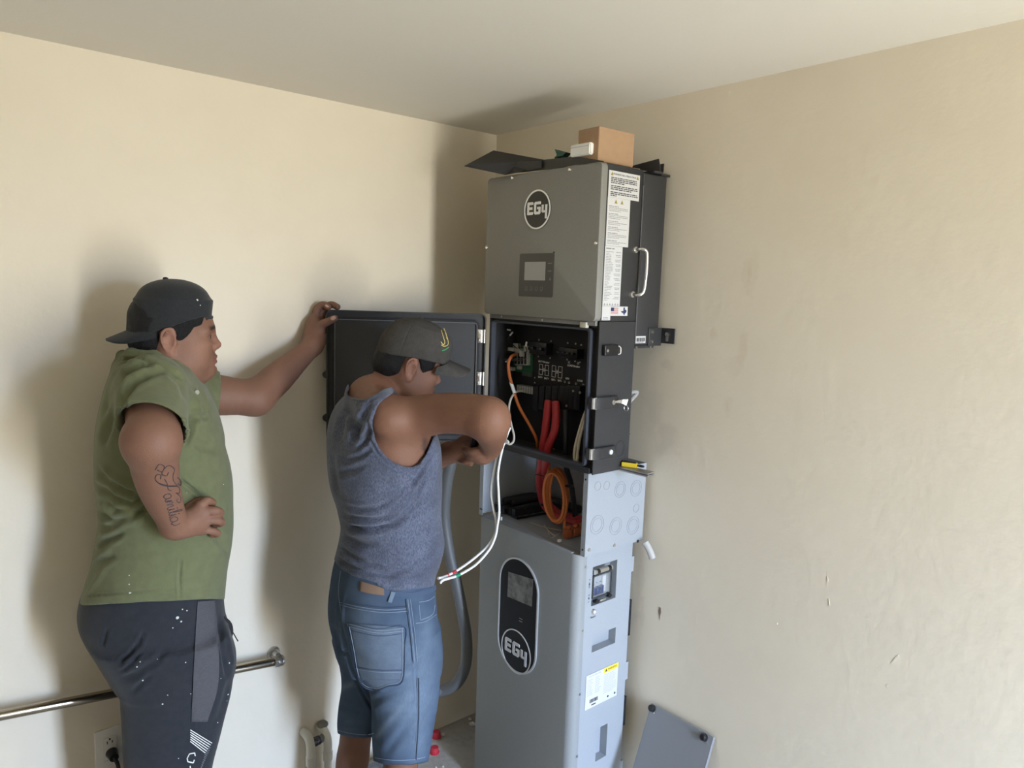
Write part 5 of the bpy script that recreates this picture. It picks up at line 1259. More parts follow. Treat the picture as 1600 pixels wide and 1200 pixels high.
# sleeve ends cut and hollowed
nR = slv*.88-B1.u*.16-B1.f*.42; nR /= np.linalg.norm(nR); pR = bp1(238, 668, 0); pR = sR+slv*.165
sh.fn(lambda X: np.where((X-sR) @ slv > .04, np.where(np.linalg.norm(X-(sR+eR)/2, axis=1) < .22, (X-pR) @ nR, -1), -1), '&')
pL = sL+(eL-sL)*.40
sh.fn(lambda X: np.where(((X-sL) @ slL > .05) & (np.linalg.norm(X-(sL+eL)/2, axis=1) < .25), (X-pL) @ slL, -1), '&')
sh.limb([pR-slv*.03, pR+slv*.05], [.063, .066], .004, '-'); sh.limb([pL-slL*.03, pL+slL*.05], [.055, .058], .004, '-')
def pix_cut(Fr, poly, s_min=None, s_max=None):
    def fn(X):
        q = proj(X); d = polydist(q[:, :2], poly)*.0018; s_ = Fr.loc(X)[1]
        if s_min is not None: d = np.maximum(d, s_min-s_)
        if s_max is not None: d = np.maximum(d, s_-s_max)
        return d
    return fn
lo1, hi1 = Vb.min(0)-.05, Vb.max(0)+.05
sh.add(lo1, hi1, pix_cut(B1, [(60, 944), (119, 946.5), (160, 944), (235, 940.5), (300, 938.5), (349, 936.5), (400, 935), (400, 1100), (60, 1100)], -.03), .003, '-')
zh1 = B1.loc(bp1(240, 942, 0)[None])[2][0]
sh.fn(lambda X: np.where(B1.loc(X)[1] < -.02, zh1-B1.loc(X)[2], -1.0), '&')
Vs, Qs = sh.mesh(.0042)
Ns = vnormals(Vs, Qs)
Vs = Vs+Ns*(fbm(Vs, 22, 5)*.0022)[:, None]
cl1 = [([(146, 728), (168, 752), (195, 768), (222, 775)], 5, .007), ([(150, 752), (178, 778), (205, 788), (236, 776)], 6, .009), ([(154, 772), (180, 797), (215, 800), (250, 782)], 5, .008), ([(150, 795), (175, 812), (205, 808), (232, 796)], 5, .006), ([(148, 822), (170, 826), (195, 812)], 5, .005),
       ([(138, 882), (152, 862), (172, 842), (196, 830)], 5, .006), ([(124, 932), (140, 905), (160, 880), (180, 866)], 5, .006), ([(133, 905), (150, 880), (168, 864)], 4, .005),
       ([(172, 640), (180, 610), (196, 586), (222, 572), (246, 570)], 5, .007), ([(184, 655), (194, 622), (212, 598), (238, 584), (262, 580)], 5, .006), ([(160, 660), (168, 625), (178, 598), (190, 578)], 4, .005),
       ([(158, 700), (170, 670), (176, 640)], 6, .005), ([(281, 748), (296, 760), (313, 774)], 2.2, .006), ([(283, 868), (281, 900), (281, 944)], 2.0, .003), ([(124, 931), (180, 928), (250, 924), (349, 920)], 1.3, .0025),
       ([(287, 700), (297, 672), (300, 640), (296, 615)], 5, .007), ([(300, 690), (320, 700), (345, 702)], 6, .004), ([(292, 660), (310, 650), (326, 652)], 4, .004), ([(310, 600), (318, 625), (330, 650)], 3, .004), ([(330, 830), (345, 845), (358, 870)], 6, .004),
       ([(262, 580), (283, 600), (292, 630)], 5, .004), ([(176, 566), (196, 561), (224, 562), (256, 572), (286, 592), (304, 612)], 2.2, .006)]
Vs = crease(Vs, Ns, [(p, w, d*1.5) for p, w, d in cl1])
pol = fold_mat('green_polo_cloth', (.145, .157, .080), (.116, .127, .064), 46, .6, (700, .22))
shirt1 = quad_obj('polo_shirt', Vs, Qs, pol, p1)
bt_ = on_surface(Vs, 307.5, 613); cyl('shirt_button', bt_-ray(308, 613)*.001, -ray(308, 613)+np.array([-.5, 0, 0]), .0055, .0022, mat('button', (.30, .31, .24), .3), shirt1, 14)
white_sp = mat('paint_spatter', (.62, .63, .60), .8)
def spatter(Vv, pts, parent, name='paint_spot'):
    for u, v, r in pts:
        p = on_surface(Vv, u, v, -.0006); bm = bmesh.new(); d = -ray(u, v); d /= np.linalg.norm(d)
        add_cyl(bm, p, d, r, .0016, 7, r*.7); bm_obj(name, bm, white_sp, parent)
spatter(Vs, [(204, 926, .0042), (202, 913, .002), (202, 899, .0016), (349, 757, .0015), (292, 770, .0012)], shirt1)

# ---- trousers
tr = Sculpt(.03)
hip_rows = [(850, 158, 352, .165), (890, 142, 346, .172), (925, 124, 348, .178), (950, 122, 349, .180), (975, 131, 352, .182), (1000, 147, 358, .185), (1030, 168, 366, .178)]
tr.loft(B1.o, B1.R(), rows_loft(B1, hip_rows), .03)
legr = [(1000, 150, 356, .100, .095), (1030, 172, 366, .100, .095), (1060, 186, 364, .098, .095), (1090, 190, 360, .094, .095), (1130, 193, 351, .090, .095), (1165, 194, 342, .088, .095), (1200, 196, 332, .086, .095), (1240, 200, 324, .084, .095)]
LT = rows_loft(B1, legr)
zl = min(t[0] for t in LT); g0 = B1.o[2]
LT += [(.33-g0, LT[-1][1]-.010, .096, .076, .072), (.12-g0, LT[-1][1]-.012, .096, .068, .066), (.075-g0, LT[-1][1]-.010, .096, .070, .068)]
tr.loft(B1.o, B1.R(), LT, .03)
tr.loft(B1.o-B1.s*.19+B1.f*.02, B1.R(), [(t[0], t[1]-.012, t[2], t[3]*.86, t[4]) for t in LT], .03)
Vt, Qt = tr.mesh(.0048)
Nt = vnormals(Vt, Qt); Vt = Vt+Nt*(fbm(Vt, 16, 9)*.0028)[:, None]
Vt = crease(Vt, Nt, [([(182, 1040), (200, 1024), (216, 1006), (226, 986)], 3.5, .008), ([(188, 1052), (206, 1036), (222, 1016)], 3, .006), ([(160, 1012), (164, 996), (168, 980)], 3, .004), ([(188, 1062), (215, 1052), (245, 1032), (262, 1010)], 5, .005), ([(205, 1085), (222, 1066), (240, 1050)], 4, .004), ([(340, 960), (346, 1000), (352, 1040), (356, 1060)], 4, .007), ([(352, 985), (356, 1020), (362, 1048)], 3, .005), ([(340, 1130), (352, 1090), (360, 1060)], 5, .004), ([(310, 940), (308, 1000), (303, 1060), (301, 1130), (300, 1200)], 1.5, .002)])
tr_m = fold_mat('charcoal_jersey', (.021, .024, .031), (.030, .033, .041), 60, .5, (500, .2), .9)
gr_m = mat('grey_side_panel', (.070, .070, .080), .9, noise=(110, (.100, .100, .112), .7, (1, 1, 8)), bump=(600, .2), spec=.2)
trous = quad_obj('trousers', Vt, Qt, [tr_m], p1)
drape(Vt, [(309, 940), (306, 985), (302, 1060), (299, 1128)], [(336, 938), (341, 1000), (341, 1070), (324, 1128)], 'side_panel', gr_m, trous, .0040, 10, 40)
spatter(Vt, [(277, 965, .0042), (283, 971, .0026), (270, 981, .0020), (262, 1086, .0016), (254, 1100, .0022), (223, 1063, .0022), (312, 1017, .0014), (333, 1039, .0016), (345, 1060, .0014), (214, 1042, .002), (298, 1084, .0014), (340, 1129, .0016), (279, 1185, .0013), (246, 1030, .0012), (358, 1036, .0022), (290, 1035, .0018), (285, 952, .002), (292, 954, .002), (219, 1034, .0018), (356, 1085, .0022), (354, 1095, .0016)], trous)
# pocket mouth with drawn cord, printed stripes and lettering
pk = Sculpt(.01)
pk.limb([bp1(347, 968, .06), bp1(355, 978, .05), bp1(358, 992, .04), bp1(353, 1000, .05)], [.010, .013, .010, .006], .01)
pk.limb([bp1(350, 985, .06), bp1(351, 1020, .06), bp1(355, 1042, .05)], [.012, .015, .008], .012)
Vp, Qp = pk.mesh(.004); quad_obj('pocket_bag', Vp, Qp, black_rub, trous)
tube('drawcord', [bp1(361, 985, .04), bp1(365, 990, .04), bp1(369, 997, .04), bp1(372, 1002, .04)], .0016, black_rub, trous, 6, 4)
tube('drawcord', [bp1(346, 952, .05), bp1(349, 953.5, .05)], .0022, black_rub, trous, 6)
bm = bmesh.new()
def surf_strip(bm, Vv, pts, w, lift=.0014, n=5):
    for p, q in zip(pts, pts[1:]):
        P_ = [on_surface(Vv, p[0]+(q[0]-p[0])*t/n, p[1]+(q[1]-p[1])*t/n, lift) for t in range(n+1)]
        add_tube(bm, P_, w, 5)
for k in range(6):
    dy = k*3.6; surf_strip(bm, Vt, [(297.5, 1140.5+dy), (331-k*2.1, 1161+dy*.85)], .0010)
o = bm_obj('printed_stripes', bm, white_p, trous); o['kind'] = 'stuff'
bm = bmesh.new(); surf_strip(bm, Vt, [(305, 1181), (304, 1176.5), (296, 1178), (292.5, 1185), (293.5, 1190), (302, 1192), (303.5, 1187.5)], .0014, n=3); surf_strip(bm, Vt, [(297, 1197), (298, 1203)], .0014, n=2); bm_obj('printed_lettering', bm, white_p, trous)
bm = bmesh.new()
for k in range(9): surf_strip(bm, Vt, [(329-k*1.7, 1168+k*3.9), (322-k*1.2, 1172+k*3.9)], .0008, n=3)
o = bm_obj('faded_stripes', bm, mat('grey_cloth_print', (.20, .20, .22), .8), trous); o['kind'] = 'stuff'
# shoes
for s, a1 in ((.10, -.010), (-.10, .0)):
    so_ = Sculpt(.02); so_.limb([gnd(a1-.045, s, .05), gnd(a1+.05, s, .055), gnd(a1+.15, s, .042), gnd(a1+.19, s, .036)], [.046, .047, .042, .034], .02); so_.limb([gnd(a1-.03, s, .06), gnd(a1-.02, s, .105)], [.05, .048], .02); so_.plane((0, 0, .004), (0, 0, -1))
    Vh, Qh = so_.mesh(.006); quad_obj('shoe', Vh, Qh, mat('shoe_black', (.03, .03, .032), .6) if 'shoe_black' not in MATS else MATS['shoe_black'], p1)

# ---- hair under the cap
def prof_prism(F, poly):
    L = []
    for u, v in poly: a, s_, c = F.loc(F.px(u, v)[None]); L.append((a[0], c[0]))
    return lambda X: polydist(np.stack([F.loc(X)[0], F.loc(X)[2]], 1), L)
hr = Sculpt(.012)
hr.ell(F1.P(.001, 0, .045), (.097, .0845, .093), F1.R()); hr.ell(F1.P(-.044, 0, -.010), (.052, .068, .046), F1.R(), .03); hr.ell(F1.P(.040, 0, .045), (.066, .072, .045), F1.R(), .02)
hr.fn(prof_prism(F1, [(196, 470), (332, 470), (316, 494), (312, 505), (300, 509), (296, 517), (290, 529), (285, 541), (278, 536), (270, 530), (274, 520), (268, 511), (256, 509), (249, 514), (247, 526), (250, 540), (246, 549), (225, 546), (203, 545), (196, 530)]), '&', .003)
Vh, Qh = hr.mesh(.003); Nh = vnormals(Vh, Qh); Vh = Vh+Nh*(fbm(Vh, 160, 3, 2)*.0012)[:, None]
quad_obj('hair', Vh, Qh, hair_m, p1)
# ---- cap worn backwards
cp_ = Sculpt(.012)
cr = [(534, 203, 330, .086), (513, 202.5, 330, .088), (500, 203, 331, .088), (485, 206.5, 331.5, .088), (470, 209.5, 331, .086)]
cp_.loft(F1.o, F1.R(), rows_loft(F1, cr), .01, n=2.1)
cp_.ell(F1.P(.0118, 0, .104), (.0845, .0855, .0490), F1.R(), .024)
cp_.fn(prof_prism(F1, [(190, 400), (350, 400), (350, 493), (330, 495), (314, 494.5), (288, 500), (262, 508.5), (240, 516), (222, 524), (206, 534), (190, 534)]), '&', .003)
cp_.ell(F1.P(.002, 0, .045), (.089, .0775, .0865), F1.R(), .002, '-')
Vc, Qc = cp_.mesh(.003); Nc = vnormals(Vc, Qc)
a_, s_, c_ = F1.loc(Vc); ang = np.arctan2(s_, a_-.0)
cseam = np.exp(-((((ang+math.pi/6) % (math.pi/3))-math.pi/6)*80*np.hypot(s_, a_)/2.2)**2)
Vc = Vc-Nc*(cseam*.0010)[:, None]
cap_m = fold_mat('black_cap_cloth', (.020, .022, .025), (.030, .032, .036), 180, .5, (900, .2))
cap1 = quad_obj('cap', Vc, Qc, cap_m, p1); cap1['label'] = 'black baseball cap worn backwards'
bm = bmesh.new(); add_blob(bm, F1.px(258.6, 435.5), (.007, .007, .0045), None, 12, 8); bm_obj('cap_button', bm, cap_m, cap1, True)
def visor(Fr, root_l, root_r, tip, sag, th, name, m, parent, half=.082, out=1.0):
    """curved brim: root_l/root_r/tip given in frame coordinates (forward, up) of the middle line"""
    bm = bmesh.new(); nu, nv = 20, 10; g = [[None]*(nv+1) for _ in range(nu+1)]
    up = [[None]*(nv+1) for _ in range(nu+1)]
    for i in range(nu+1):
        x = -1+2*i/nu
        ax = math.sqrt(max(0, 1-x*x))
        for j in range(nv+1):
            t = j/nv; s_ = half*x*(1-.05*t*t)
            ra = root_r[0]+(root_l[0]-root_r[0])*ax; rc = root_r[1]+(root_l[1]-root_r[1])*ax
            ta = root_r[0]+(tip[0]-root_r[0])*(ax**.62); tc_ = root_r[1]+(tip[1]-root_r[1])*(ax**.62)
            a = ra+(ta-ra)*t; c = rc+(tc_-rc)*t-sag*x*x*(.45+.55*t)
            p = Fr.P(a, s_, c); up[i][j] = bm.verts.new(p+Fr.u*th/2); g[i][j] = bm.verts.new(p-Fr.u*th/2)
    for G in (up, g):
        for i in range(nu):
            for j in range(nv): bm.faces.new((G[i][j], G[i+1][j], G[i+1][j+1], G[i][j+1]))
    for i in range(nu):
        for j in (0, nv): bm.faces.new((up[i][j], up[i+1][j], g[i+1][j], g[i][j]))
    bmesh.ops.remove_doubles(bm, verts=bm.verts, dist=.0004)
    return bm_obj(name, bm, m, parent, auto=60)
f1 = lambda u, v: (F1.loc(F1.px(u, v)[None])[0][0], F1.loc(F1.px(u, v)[None])[2][0])
visor(F1, f1(210, 512), f1(243, 512), f1(165, 530), .020, .0035, 'visor', cap_m, cap1, .080)
tube('strap', [F1.P(.080, -.048, .053), F1.P(.0945, -.022, .056), F1.P(.0985, 0, .057), F1.P(.0945, .022, .056), F1.P(.080, .048, .053)], .0055, cap_m, cap1, 8, 5)
spatter(Vc, [(308, 469, .0030), (313, 477, .0016), (217, 500, .0010), (223, 502, .0010)], cap1)
# ---- tattoo, thin ink lines on the forearm
ink_t = mat('tattoo_ink', (.040, .034, .040), .6)
def T_(x0, *p): return [(254+(x0+x)*.275*1.15+y*.96, 774+(x0+x)*.96*1.15-y*.275) for x, y in p]
A_ = ((6, 11), (3, 13), (0, 9), (0, 4), (3, 1), (6, 4), (6, 12), (6.5, 4), (8.5, 1))
tat = [T_(0, *A_), T_(9, (0, 1), (1.2, 12), (1.5, 2), (2.5, 9), (4.5, 12.5), (5.2, 2), (6.5, 9), (8.5, 12.5), (9, 4), (11, 1)), T_(20.5, (0, 1), (1.5, 12), (1.6, 4), (3.5, 1)), T_(21.6, (0, 16), (.8, 17.5)),
       T_(24.5, (0, 1), (2.5, 17), (2.2, 23), (.6, 20), (1.2, 5), (3.5, 1)), T_(28.5, (0, 1), (1.5, 12), (1.6, 4), (3.5, 1)), T_(29.6, (0, 16), (.8, 17.5)), T_(32.5, *A_), T_(41, (0, 1), (3, 6), (2, 14)),
       T_(0, (-6, 26), (-9, 14), (-15, 2), (-23, -4), (-29, 0), (-27, 6), (-22, 4)), T_(0, (-7.5, 25), (-10.5, 13), (-16.5, 1)), T_(0, (-33, 12), (-37, 22), (-30, 29), (-22, 24), (-14, 23), (-4, 28), (3, 26), (2, 21)), T_(0, (-33, 12), (-28, 8), (-24, 14), (-28, 19)), T_(0, (-21, 10), (-13, 12), (-6, 11), (-3, 15)), T_(0, (-36, 0), (-42, 8), (-37, 15), (-31, 9), (-35, 3)), T_(0, (-18, 30), (-12, 34), (-6, 31), (-10, 28)), T_(0, (2, 22), (10, 26), (16, 22), (12, 19), (9, 22))]
tt_ = empty('tattoo', tuple(on_surface(Vb, 262, 780))); tt_.parent = p1; tt_['label'] = 'cursive word tattooed down the forearm'
bm = bmesh.new()
for st_ in tat:
    pp = spline([(*p, 0) for p in st_], 3); add_tube(bm, [on_surface(Vb, p[0], p[1], -.0001) for p in pp], .0011, 5)
o = bm_obj('tattoo_ink', bm, ink_t, tt_); o['kind'] = 'stuff'
# ================================================================== man in the blue tank top, working in the wiring bay
PHI2 = math.radians(27)
G2 = Frame3(pd(605, 760, 2.09), (-.853, .522, 0))                 # picture-parallel plane through his body
a2 = math.radians(148.5)+PHI2
B2 = Frame3(G2.o, (math.cos(a2), math.sin(a2), 0))
g2 = lambda u, v, s=0.0: G2.px(u, v, s)
trk = [(618, 548, 622, .110), (634, 530, 648, .165), (655, 518, 668, .190), (682, 512.5, 680, .195), (720, 513, 685, .185), (760, 517.5, 686, .172), (800, 529, 685, .160), (830, 534, 688, .160), (845, 532, 690, .160), (869, 526.5, 684.5, .165), (893, 520.5, 675, .170), (915, 517, 673, .174), (935, 516, 674, .176)]
T2 = rows_loft(B2, trk, 0, PHI2, G2)
# head, bent down towards his hands
yh = math.radians(148.5+12); ph = math.radians(16); KA2 = .90
fh = np.array([math.cos(yh)*math.cos(ph), math.sin(yh)*math.cos(ph), -math.sin(ph)])
K2 = .98
F2 = Frame3((0, 0, 0), fh); F2.o = pd(643, 577.5, 2.03)-F2.s*.078*K2
man2 = Sculpt(.02)
head_sculpt(man2, F2, K2, 1.02, KA2)
nb = g2(582, 640, 0)
man2.limb([F2.P(-.020, 0, -.02), F2.P(-.030, 0, -.07), g2(590, 628, .0)], [.058, .057, .064], .03)
man2.limb([g2(578, 622, .0), g2(590, 640, .12), g2(608, 655, .165)], [.055, .053, .051], .03)   # shoulder slope
man2.limb([g2(578, 622, .0), g2(575, 640, -.12), g2(572, 655, -.165)], [.055, .053, .051], .03)
man2.loft(B2.o, B2.R(), T2, .03, grow=-.012)
sR2, eR2 = pd(630, 656, 1.955), pd(763, 651.5, 1.815)
wR2 = pd(768, 690, 2.03)
man2.limb([sR2, pd(688, 646, 1.90), pd(730, 647, 1.852), eR2], [.061, .0535, .0530, .0525], .04)
man2.limb([pd(764, 660, 1.825), pd(768, 678, 1.93), wR2], [.0515, .042, .031], .02)
sL2, eL2, wL2 = g2(575, 662, -.18), pd(640, 735, 2.33), pd(703, 707, 2.19)
man2.limb([sL2, sL2*.5+eL2*.5, eL2], [.064, .052, .044], .04); man2.limb([eL2, eL2*.6+wL2*.4, wL2], [.044, .042, .030], .03)
# left hand round the tool, seen in shade
man2.limb([wL2, pd(715, 706, 2.165), pd(727, 703, 2.15)], [.029, .031, .027], .02)
for q in (((722, 695, 2.15), (735, 690, 2.13), (745, 691, 2.115), (746, 698, 2.115)), ((726, 700, 2.14), (740, 697, 2.115), (748, 700, 2.105), (744, 706, 2.11)), ((722, 711, 2.145), (734, 712, 2.12), (742, 712, 2.11), (741, 717, 2.115)), ((718, 717, 2.15), (727, 721, 2.13), (735, 720, 2.12), (735, 724, 2.125))):
    finger(man2, [pd(*p) for p in q], .0115, .0092)
finger(man2, [pd(714, 696, 2.16), pd(725, 686, 2.14), pd(737, 683, 2.12)], .0135, .010, .012)
# right hand coming down from above, fingers on the tool
man2.limb([wR2, pd(766, 700, 2.06), pd(758, 707, 2.075)], [.030, .032, .028], .02)
for q in (((762, 702, 2.05), (746, 704, 2.052), (735, 705, 2.062), (727, 702, 2.08)), ((763, 708, 2.055), (748, 712, 2.055), (737, 712, 2.067), (731, 708, 2.085)), ((764, 712, 2.062), (752, 718, 2.062), (742, 717, 2.075), (737, 713, 2.09)), ((768, 712, 2.07), (760, 719, 2.07), (751, 721, 2.08), (746, 718, 2.09))):
    finger(man2, [pd(*p) for p in q], .0118, .0095)
finger(man2, [pd(770, 694, 2.07), pd(759, 690, 2.09), pd(750, 694, 2.10)], .0135, .010, .012)
# hips, legs
gnd2 = lambda a, s, z: np.array([*(B2.o+B2.f*a+B2.s*s)[:2], z])
trk_h = [(900, 526, 666, .155), (940, 523, 667, .160), (990, 524, 670, .160)]
man2.loft(B2.o, B2.R(), rows_loft(B2, trk_h, 0, PHI2, G2), .03, grow=-.010)
def groundpt(u, v, d, z): p = pd(u, v, d); return np.array([p[0], p[1], z])
kn_n, kn_f = pd(627, 1165, 2.16), pd(556, 1150, 2.34)
hp_n, hp_f = B2.P(-.01, .085, B2.loc(g2(600, 985)[None])[2][0]), B2.P(-.01, -.085, B2.loc(g2(600, 985)[None])[2][0])
an_n, an_f = np.array([kn_n[0]+.02, kn_n[1]+.01, .085]), np.array([kn_f[0]+.03, kn_f[1]-.005, .085])
for h_, k_, a_ in ((hp_n, kn_n, an_n), (hp_f, kn_f, an_f)):
    man2.limb([h_, h_*.5+k_*.5, k_, k_*.62+a_*.38, a_], [.070, .062, .050, .052, .036], .03)
    man2.limb([a_-np.array([0, 0, .04]), a_+B2.f*.10+np.array([0, 0, -.05]), a_+B2.f*.17+np.array([0, 0, -.056])], [.038, .032, .026], .02)
V2, Q2 = man2.mesh(.0036)
C2 = head_colour(V2, skin_base(V2, 6, (.195, .093, .057)), F2, K2, .45, KA2)
q2 = proj(V2); d_, _ = linedist2(q2[:, :2], [(664, 690), (663, 700), (668, 706)])        # hair in the armpit
C2 = mix(C2, np.array([.045, .03, .025]), np.exp(-(d_/5.0)**2)*.75*(np.abs(B2.loc(V2)[1]-.12) < .10))
p2 = quad_obj('person', V2, Q2, skin_m, None, C2)
tag(p2, 'man in blue tank top and denim shorts reaching into the wiring bay', 'person')
eyes(F2, K2, p2, KA2)

# ---- tank top: the trunk, a little larger, with the arm holes and neck cut out
tk = Sculpt(.02)
tk.loft(B2.o, B2.R(), T2, .02, grow=.0015, clip=(T2[-1][0]-.01, T2[0][0]+.002))
tk.limb([g2(578, 622, .0), g2(590, 640, .12), g2(608, 655, .165)], [.0645, .0625, .0600], .03)
tk.limb([g2(578, 622, .0), g2(575, 640, -.12), g2(572, 655, -.165)], [.0645, .0625, .0600], .03)
arm_p = [(622, 600), (616, 613), (606, 620), (595, 628), (586, 641), (582, 655), (582.5, 668), (587, 688), (594, 702), (604, 714), (616, 723), (630, 729), (644, 730), (656, 724), (664, 713), (670, 700), (677, 683), (690, 660), (760, 640), (760, 590)]
pix_lo, pix_hi = V2.min(0)-.05, V2.max(0)+.05
tk.add(pix_lo, pix_hi, pix_cut(B2, arm_p, s_min=.045), .003, '-')
tk.add(pix_lo, pix_hi, pix_cut(B2, [(540, 560), (546, 608), (543, 616), (548, 620), (560, 623), (574, 622), (586, 616), (600, 607), (640, 600), (680, 560)]), .003, '-')
lh = B2.P(.03, -.20, B2.loc(g2(600, 675)[None])[2][0]); tk.ell(lh, (.075, .070, .105), None, .003, '-')
hem2 = [(480, 840), (519, 872), (534, 889), (556, 900), (584, 909.5), (601, 921), (619, 924), (645, 920), (672, 917), (700, 912), (700, 1000), (480, 1000)]
tk.add(pix_lo, pix_hi, pix_cut(B2, hem2), .003, '-')
Vk, Qk = tk.mesh(.0040); Nk = vnormals(Vk, Qk); Vk = Vk+Nk*(fbm(Vk, 24, 15)*.0018)[:, None]
cl2 = [([(533, 800), (550, 808), (580, 812), (612, 808), (640, 796), (655, 782)], 4, .006), ([(534, 818), (555, 825), (585, 826), (615, 818), (645, 800)], 4.5, .008), ([(536, 790), (560, 796), (590, 792), (618, 778)], 4, .004),
       ([(615, 812), (645, 805), (668, 790), (684, 778)], 3.5, .005), ([(535, 838), (560, 848), (595, 852)], 5, .004), ([(529, 852), (545, 866), (570, 880), (600, 886)], 4, .006), ([(524, 868), (545, 884), (575, 894), (610, 898), (640, 890)], 4, .005), ([(600, 898), (630, 904), (665, 896)], 3, .004),
       ([(640, 760), (652, 745), (664, 728), (672, 712)], 3, .005), ([(648, 772), (662, 752), (674, 728), (681, 712)], 3, .004), ([(560, 690), (556, 660), (545, 640)], 5, .006), ([(548, 700), (560, 672), (572, 645), (580, 628)], 4.5, .006), ([(530, 690), (536, 660), (546, 635)], 5, .005), ([(556, 705), (572, 690), (580, 668)], 3.5, .005), ([(540, 720), (560, 715), (582, 700)], 4, .004), ([(526, 740), (545, 736), (570, 728)], 5, .003),
       ([(592, 624), (580, 640), (575.5, 656), (576, 670), (581, 692), (589, 707), (600, 720), (614, 730), (630, 736), (646, 737), (660, 731), (670, 718), (677, 704)], 1.7, .0028), ([(546, 622), (560, 629), (576, 628), (590, 620)], 1.6, .0025), ([(540, 893), (560, 906), (590, 917), (615, 929)], 1.4, .002), ([(640, 880), (660, 872), (684, 856)], 4, .003), ([(600, 760), (625, 762), (650, 752)], 5, .003), ([(518, 700), (522, 740), (530, 780)], 5, .003),
       ([(664, 716), (654, 742), (640, 768), (618, 790)], 1.8, .0035), ([(672, 722), (662, 750), (648, 782), (625, 806)], 1.8, .0035), ([(655, 732), (642, 760), (622, 784)], 1.6, .003), ([(680, 728), (672, 760), (660, 790), (640, 812)], 1.8, .003), ([(534, 804), (556, 818), (590, 825), (630, 819), (656, 804)], 1.6, .0045), ([(534, 812), (560, 829), (588, 832), (615, 826)], 1.5, .004),
       ([(528, 855), (545, 870), (562, 880)], 1.6, .0035), ([(523, 873), (548, 892), (577, 905)], 1.6, .0035), ([(536, 864), (565, 882), (600, 893)], 1.8, .0035), ([(600, 905), (630, 909), (662, 904)], 1.6, .003), ([(612, 893), (645, 894), (680, 884)], 1.8, .003), ([(534, 842), (552, 856), (580, 864)], 1.8, .003), ([(655, 832), (672, 824), (686, 812)], 1.8, .003), ([(640, 850), (665, 846), (687, 834)], 1.8, .003), ([(576, 915), (600, 917), (640, 912)], 1.4, .0025)]
Vk = crease(Vk, Nk, [(p, w, d*1.35 if w > 2 else d) for p, w, d in cl2])
hth = mat('blue_heather_cloth', (.066, .078, .120), .9, noise=[(300, (.20, .22, .30), .7, (1, 1, .5)), (14, (.050, .056, .082), .65)], bump=(800, .22), spec=.2, sheen=.2)
tank = quad_obj('tank_top', Vk, Qk, hth, p2)

# ---- denim shorts
st = Sculpt(.02)
srow = [(872, 526, 680, .160), (900, 519, 675, .168), (930, 515.5, 678, .176), (965, 515, 680, .178), (1000, 523, 684, .172), (1030, 530, 685, .160)]
st.loft(B2.o, B2.R(), rows_loft(B2, srow, 0, PHI2, G2), .02)
def leg_loft(rows, so, b): return rows_loft(B2, [(v, l, r, b) for v, l, r in rows], 0, PHI2, Frame3(B2.o+B2.s*so, G2.f))
near = leg_loft([(990, 556, 685, ), (1030, 570, 686), (1080, 580, 685), (1130, 582, 677), (1165, 583, 671), (1192, 584, 665), (1205, 584, 663)], .085, .088)
far = leg_loft([(990, 524, 640), (1030, 530, 622), (1080, 534, 604), (1115, 529, 594), (1140, 527, 588), (1153, 527.5, 586), (1165, 528, 586)], -.088, .085)
st.loft(B2.o, B2.R(), near, .025); st.loft(B2.o, B2.R(), far, .025)
def hem_cut(poly, s_min, s_max): st.add(pix_lo, pix_hi, pix_cut(B2, poly, s_min, s_max), .002, '-')
hem_cut([(560, 1189), (585, 1190), (600, 1194), (640, 1195), (668, 1190), (720, 1186), (720, 1320), (560, 1320)], .0, None)
hem_cut([(500, 1143), (528, 1146), (545, 1151), (570, 1153), (586, 1151), (600, 1150), (600, 1300), (500, 1300)], None, .0)
V3, Q3 = st.mesh(.0044); N3 = vnormals(V3, Q3); V3 = V3+N3*(fbm(V3, 20, 21)*.0024)[:, None]
cl3 = [([(538, 912), (532, 940), (531, 970), (540, 1005), (548, 1040), (562, 1075), (583, 1110), (587, 1150)], 2.2, .006), ([(523, 985), (528, 1010), (534, 1022)], 3, .006), ([(526, 1005), (534, 1018), (545, 1022)], 3, .005), ([(575, 1100), (600, 1088), (640, 1074)], 5, .004), ([(600, 1180), (625, 1150), (650, 1110)], 6, .004), ([(640, 920), (646, 965), (648, 1030), (652, 1080), (652, 1140), (648, 1190)], 1.6, .003),
       ([(640, 1042), (650, 1038), (660, 1020)], 3, .004), ([(590, 1120), (620, 1105), (660, 1098)], 6, .003), ([(529, 1100), (545, 1108), (565, 1112)], 4, .004), ([(528, 1125), (548, 1130), (575, 1128)], 4, .003), ([(532, 948), (560, 952), (600, 956), (637, 954)], 1.2, .002)]
V3 = crease(V3, N3, cl3)
q3 = proj(V3)
fade = np.zeros(len(V3))
for (u, v, ru, rv, w) in ((600, 1015, 45, 45, .45), (655, 1075, 25, 60, .7), (560, 960, 35, 30, .3), (668, 985, 14, 30, .5), (620, 1120, 25, 45, .35), (655, 1160, 14, 30, .4)): fade += w*np.exp(-((q3[:, 0]-u)/ru)**2-((q3[:, 1]-v)/rv)**2)
fade = np.clip(fade+.16*fbm(V3, 60, 4), 0, 1)
Cd = mix(np.tile([.060, .090, .143], (len(V3), 1)), np.array([.185, .245, .325]), fade)
wash = np.zeros(len(V3))
for L in ([(587, 1070), (610, 1060), (640, 1052)], [(590, 1150), (610, 1125), (640, 1090)], [(534, 1075), (548, 1070)]): wash += np.exp(-(linedist2(q3[:, :2], L)[0]/5)**2)*.35
Cd = mix(Cd, np.array([.23, .29, .36]), np.clip(wash, 0, .6))
den = mat('washed_denim', (1, 1, 1), .9, noise=[(260, (.05, .08, .13), .25, (1, 1, .3))], bump=(900, .3), attr='Col', spec=.2)
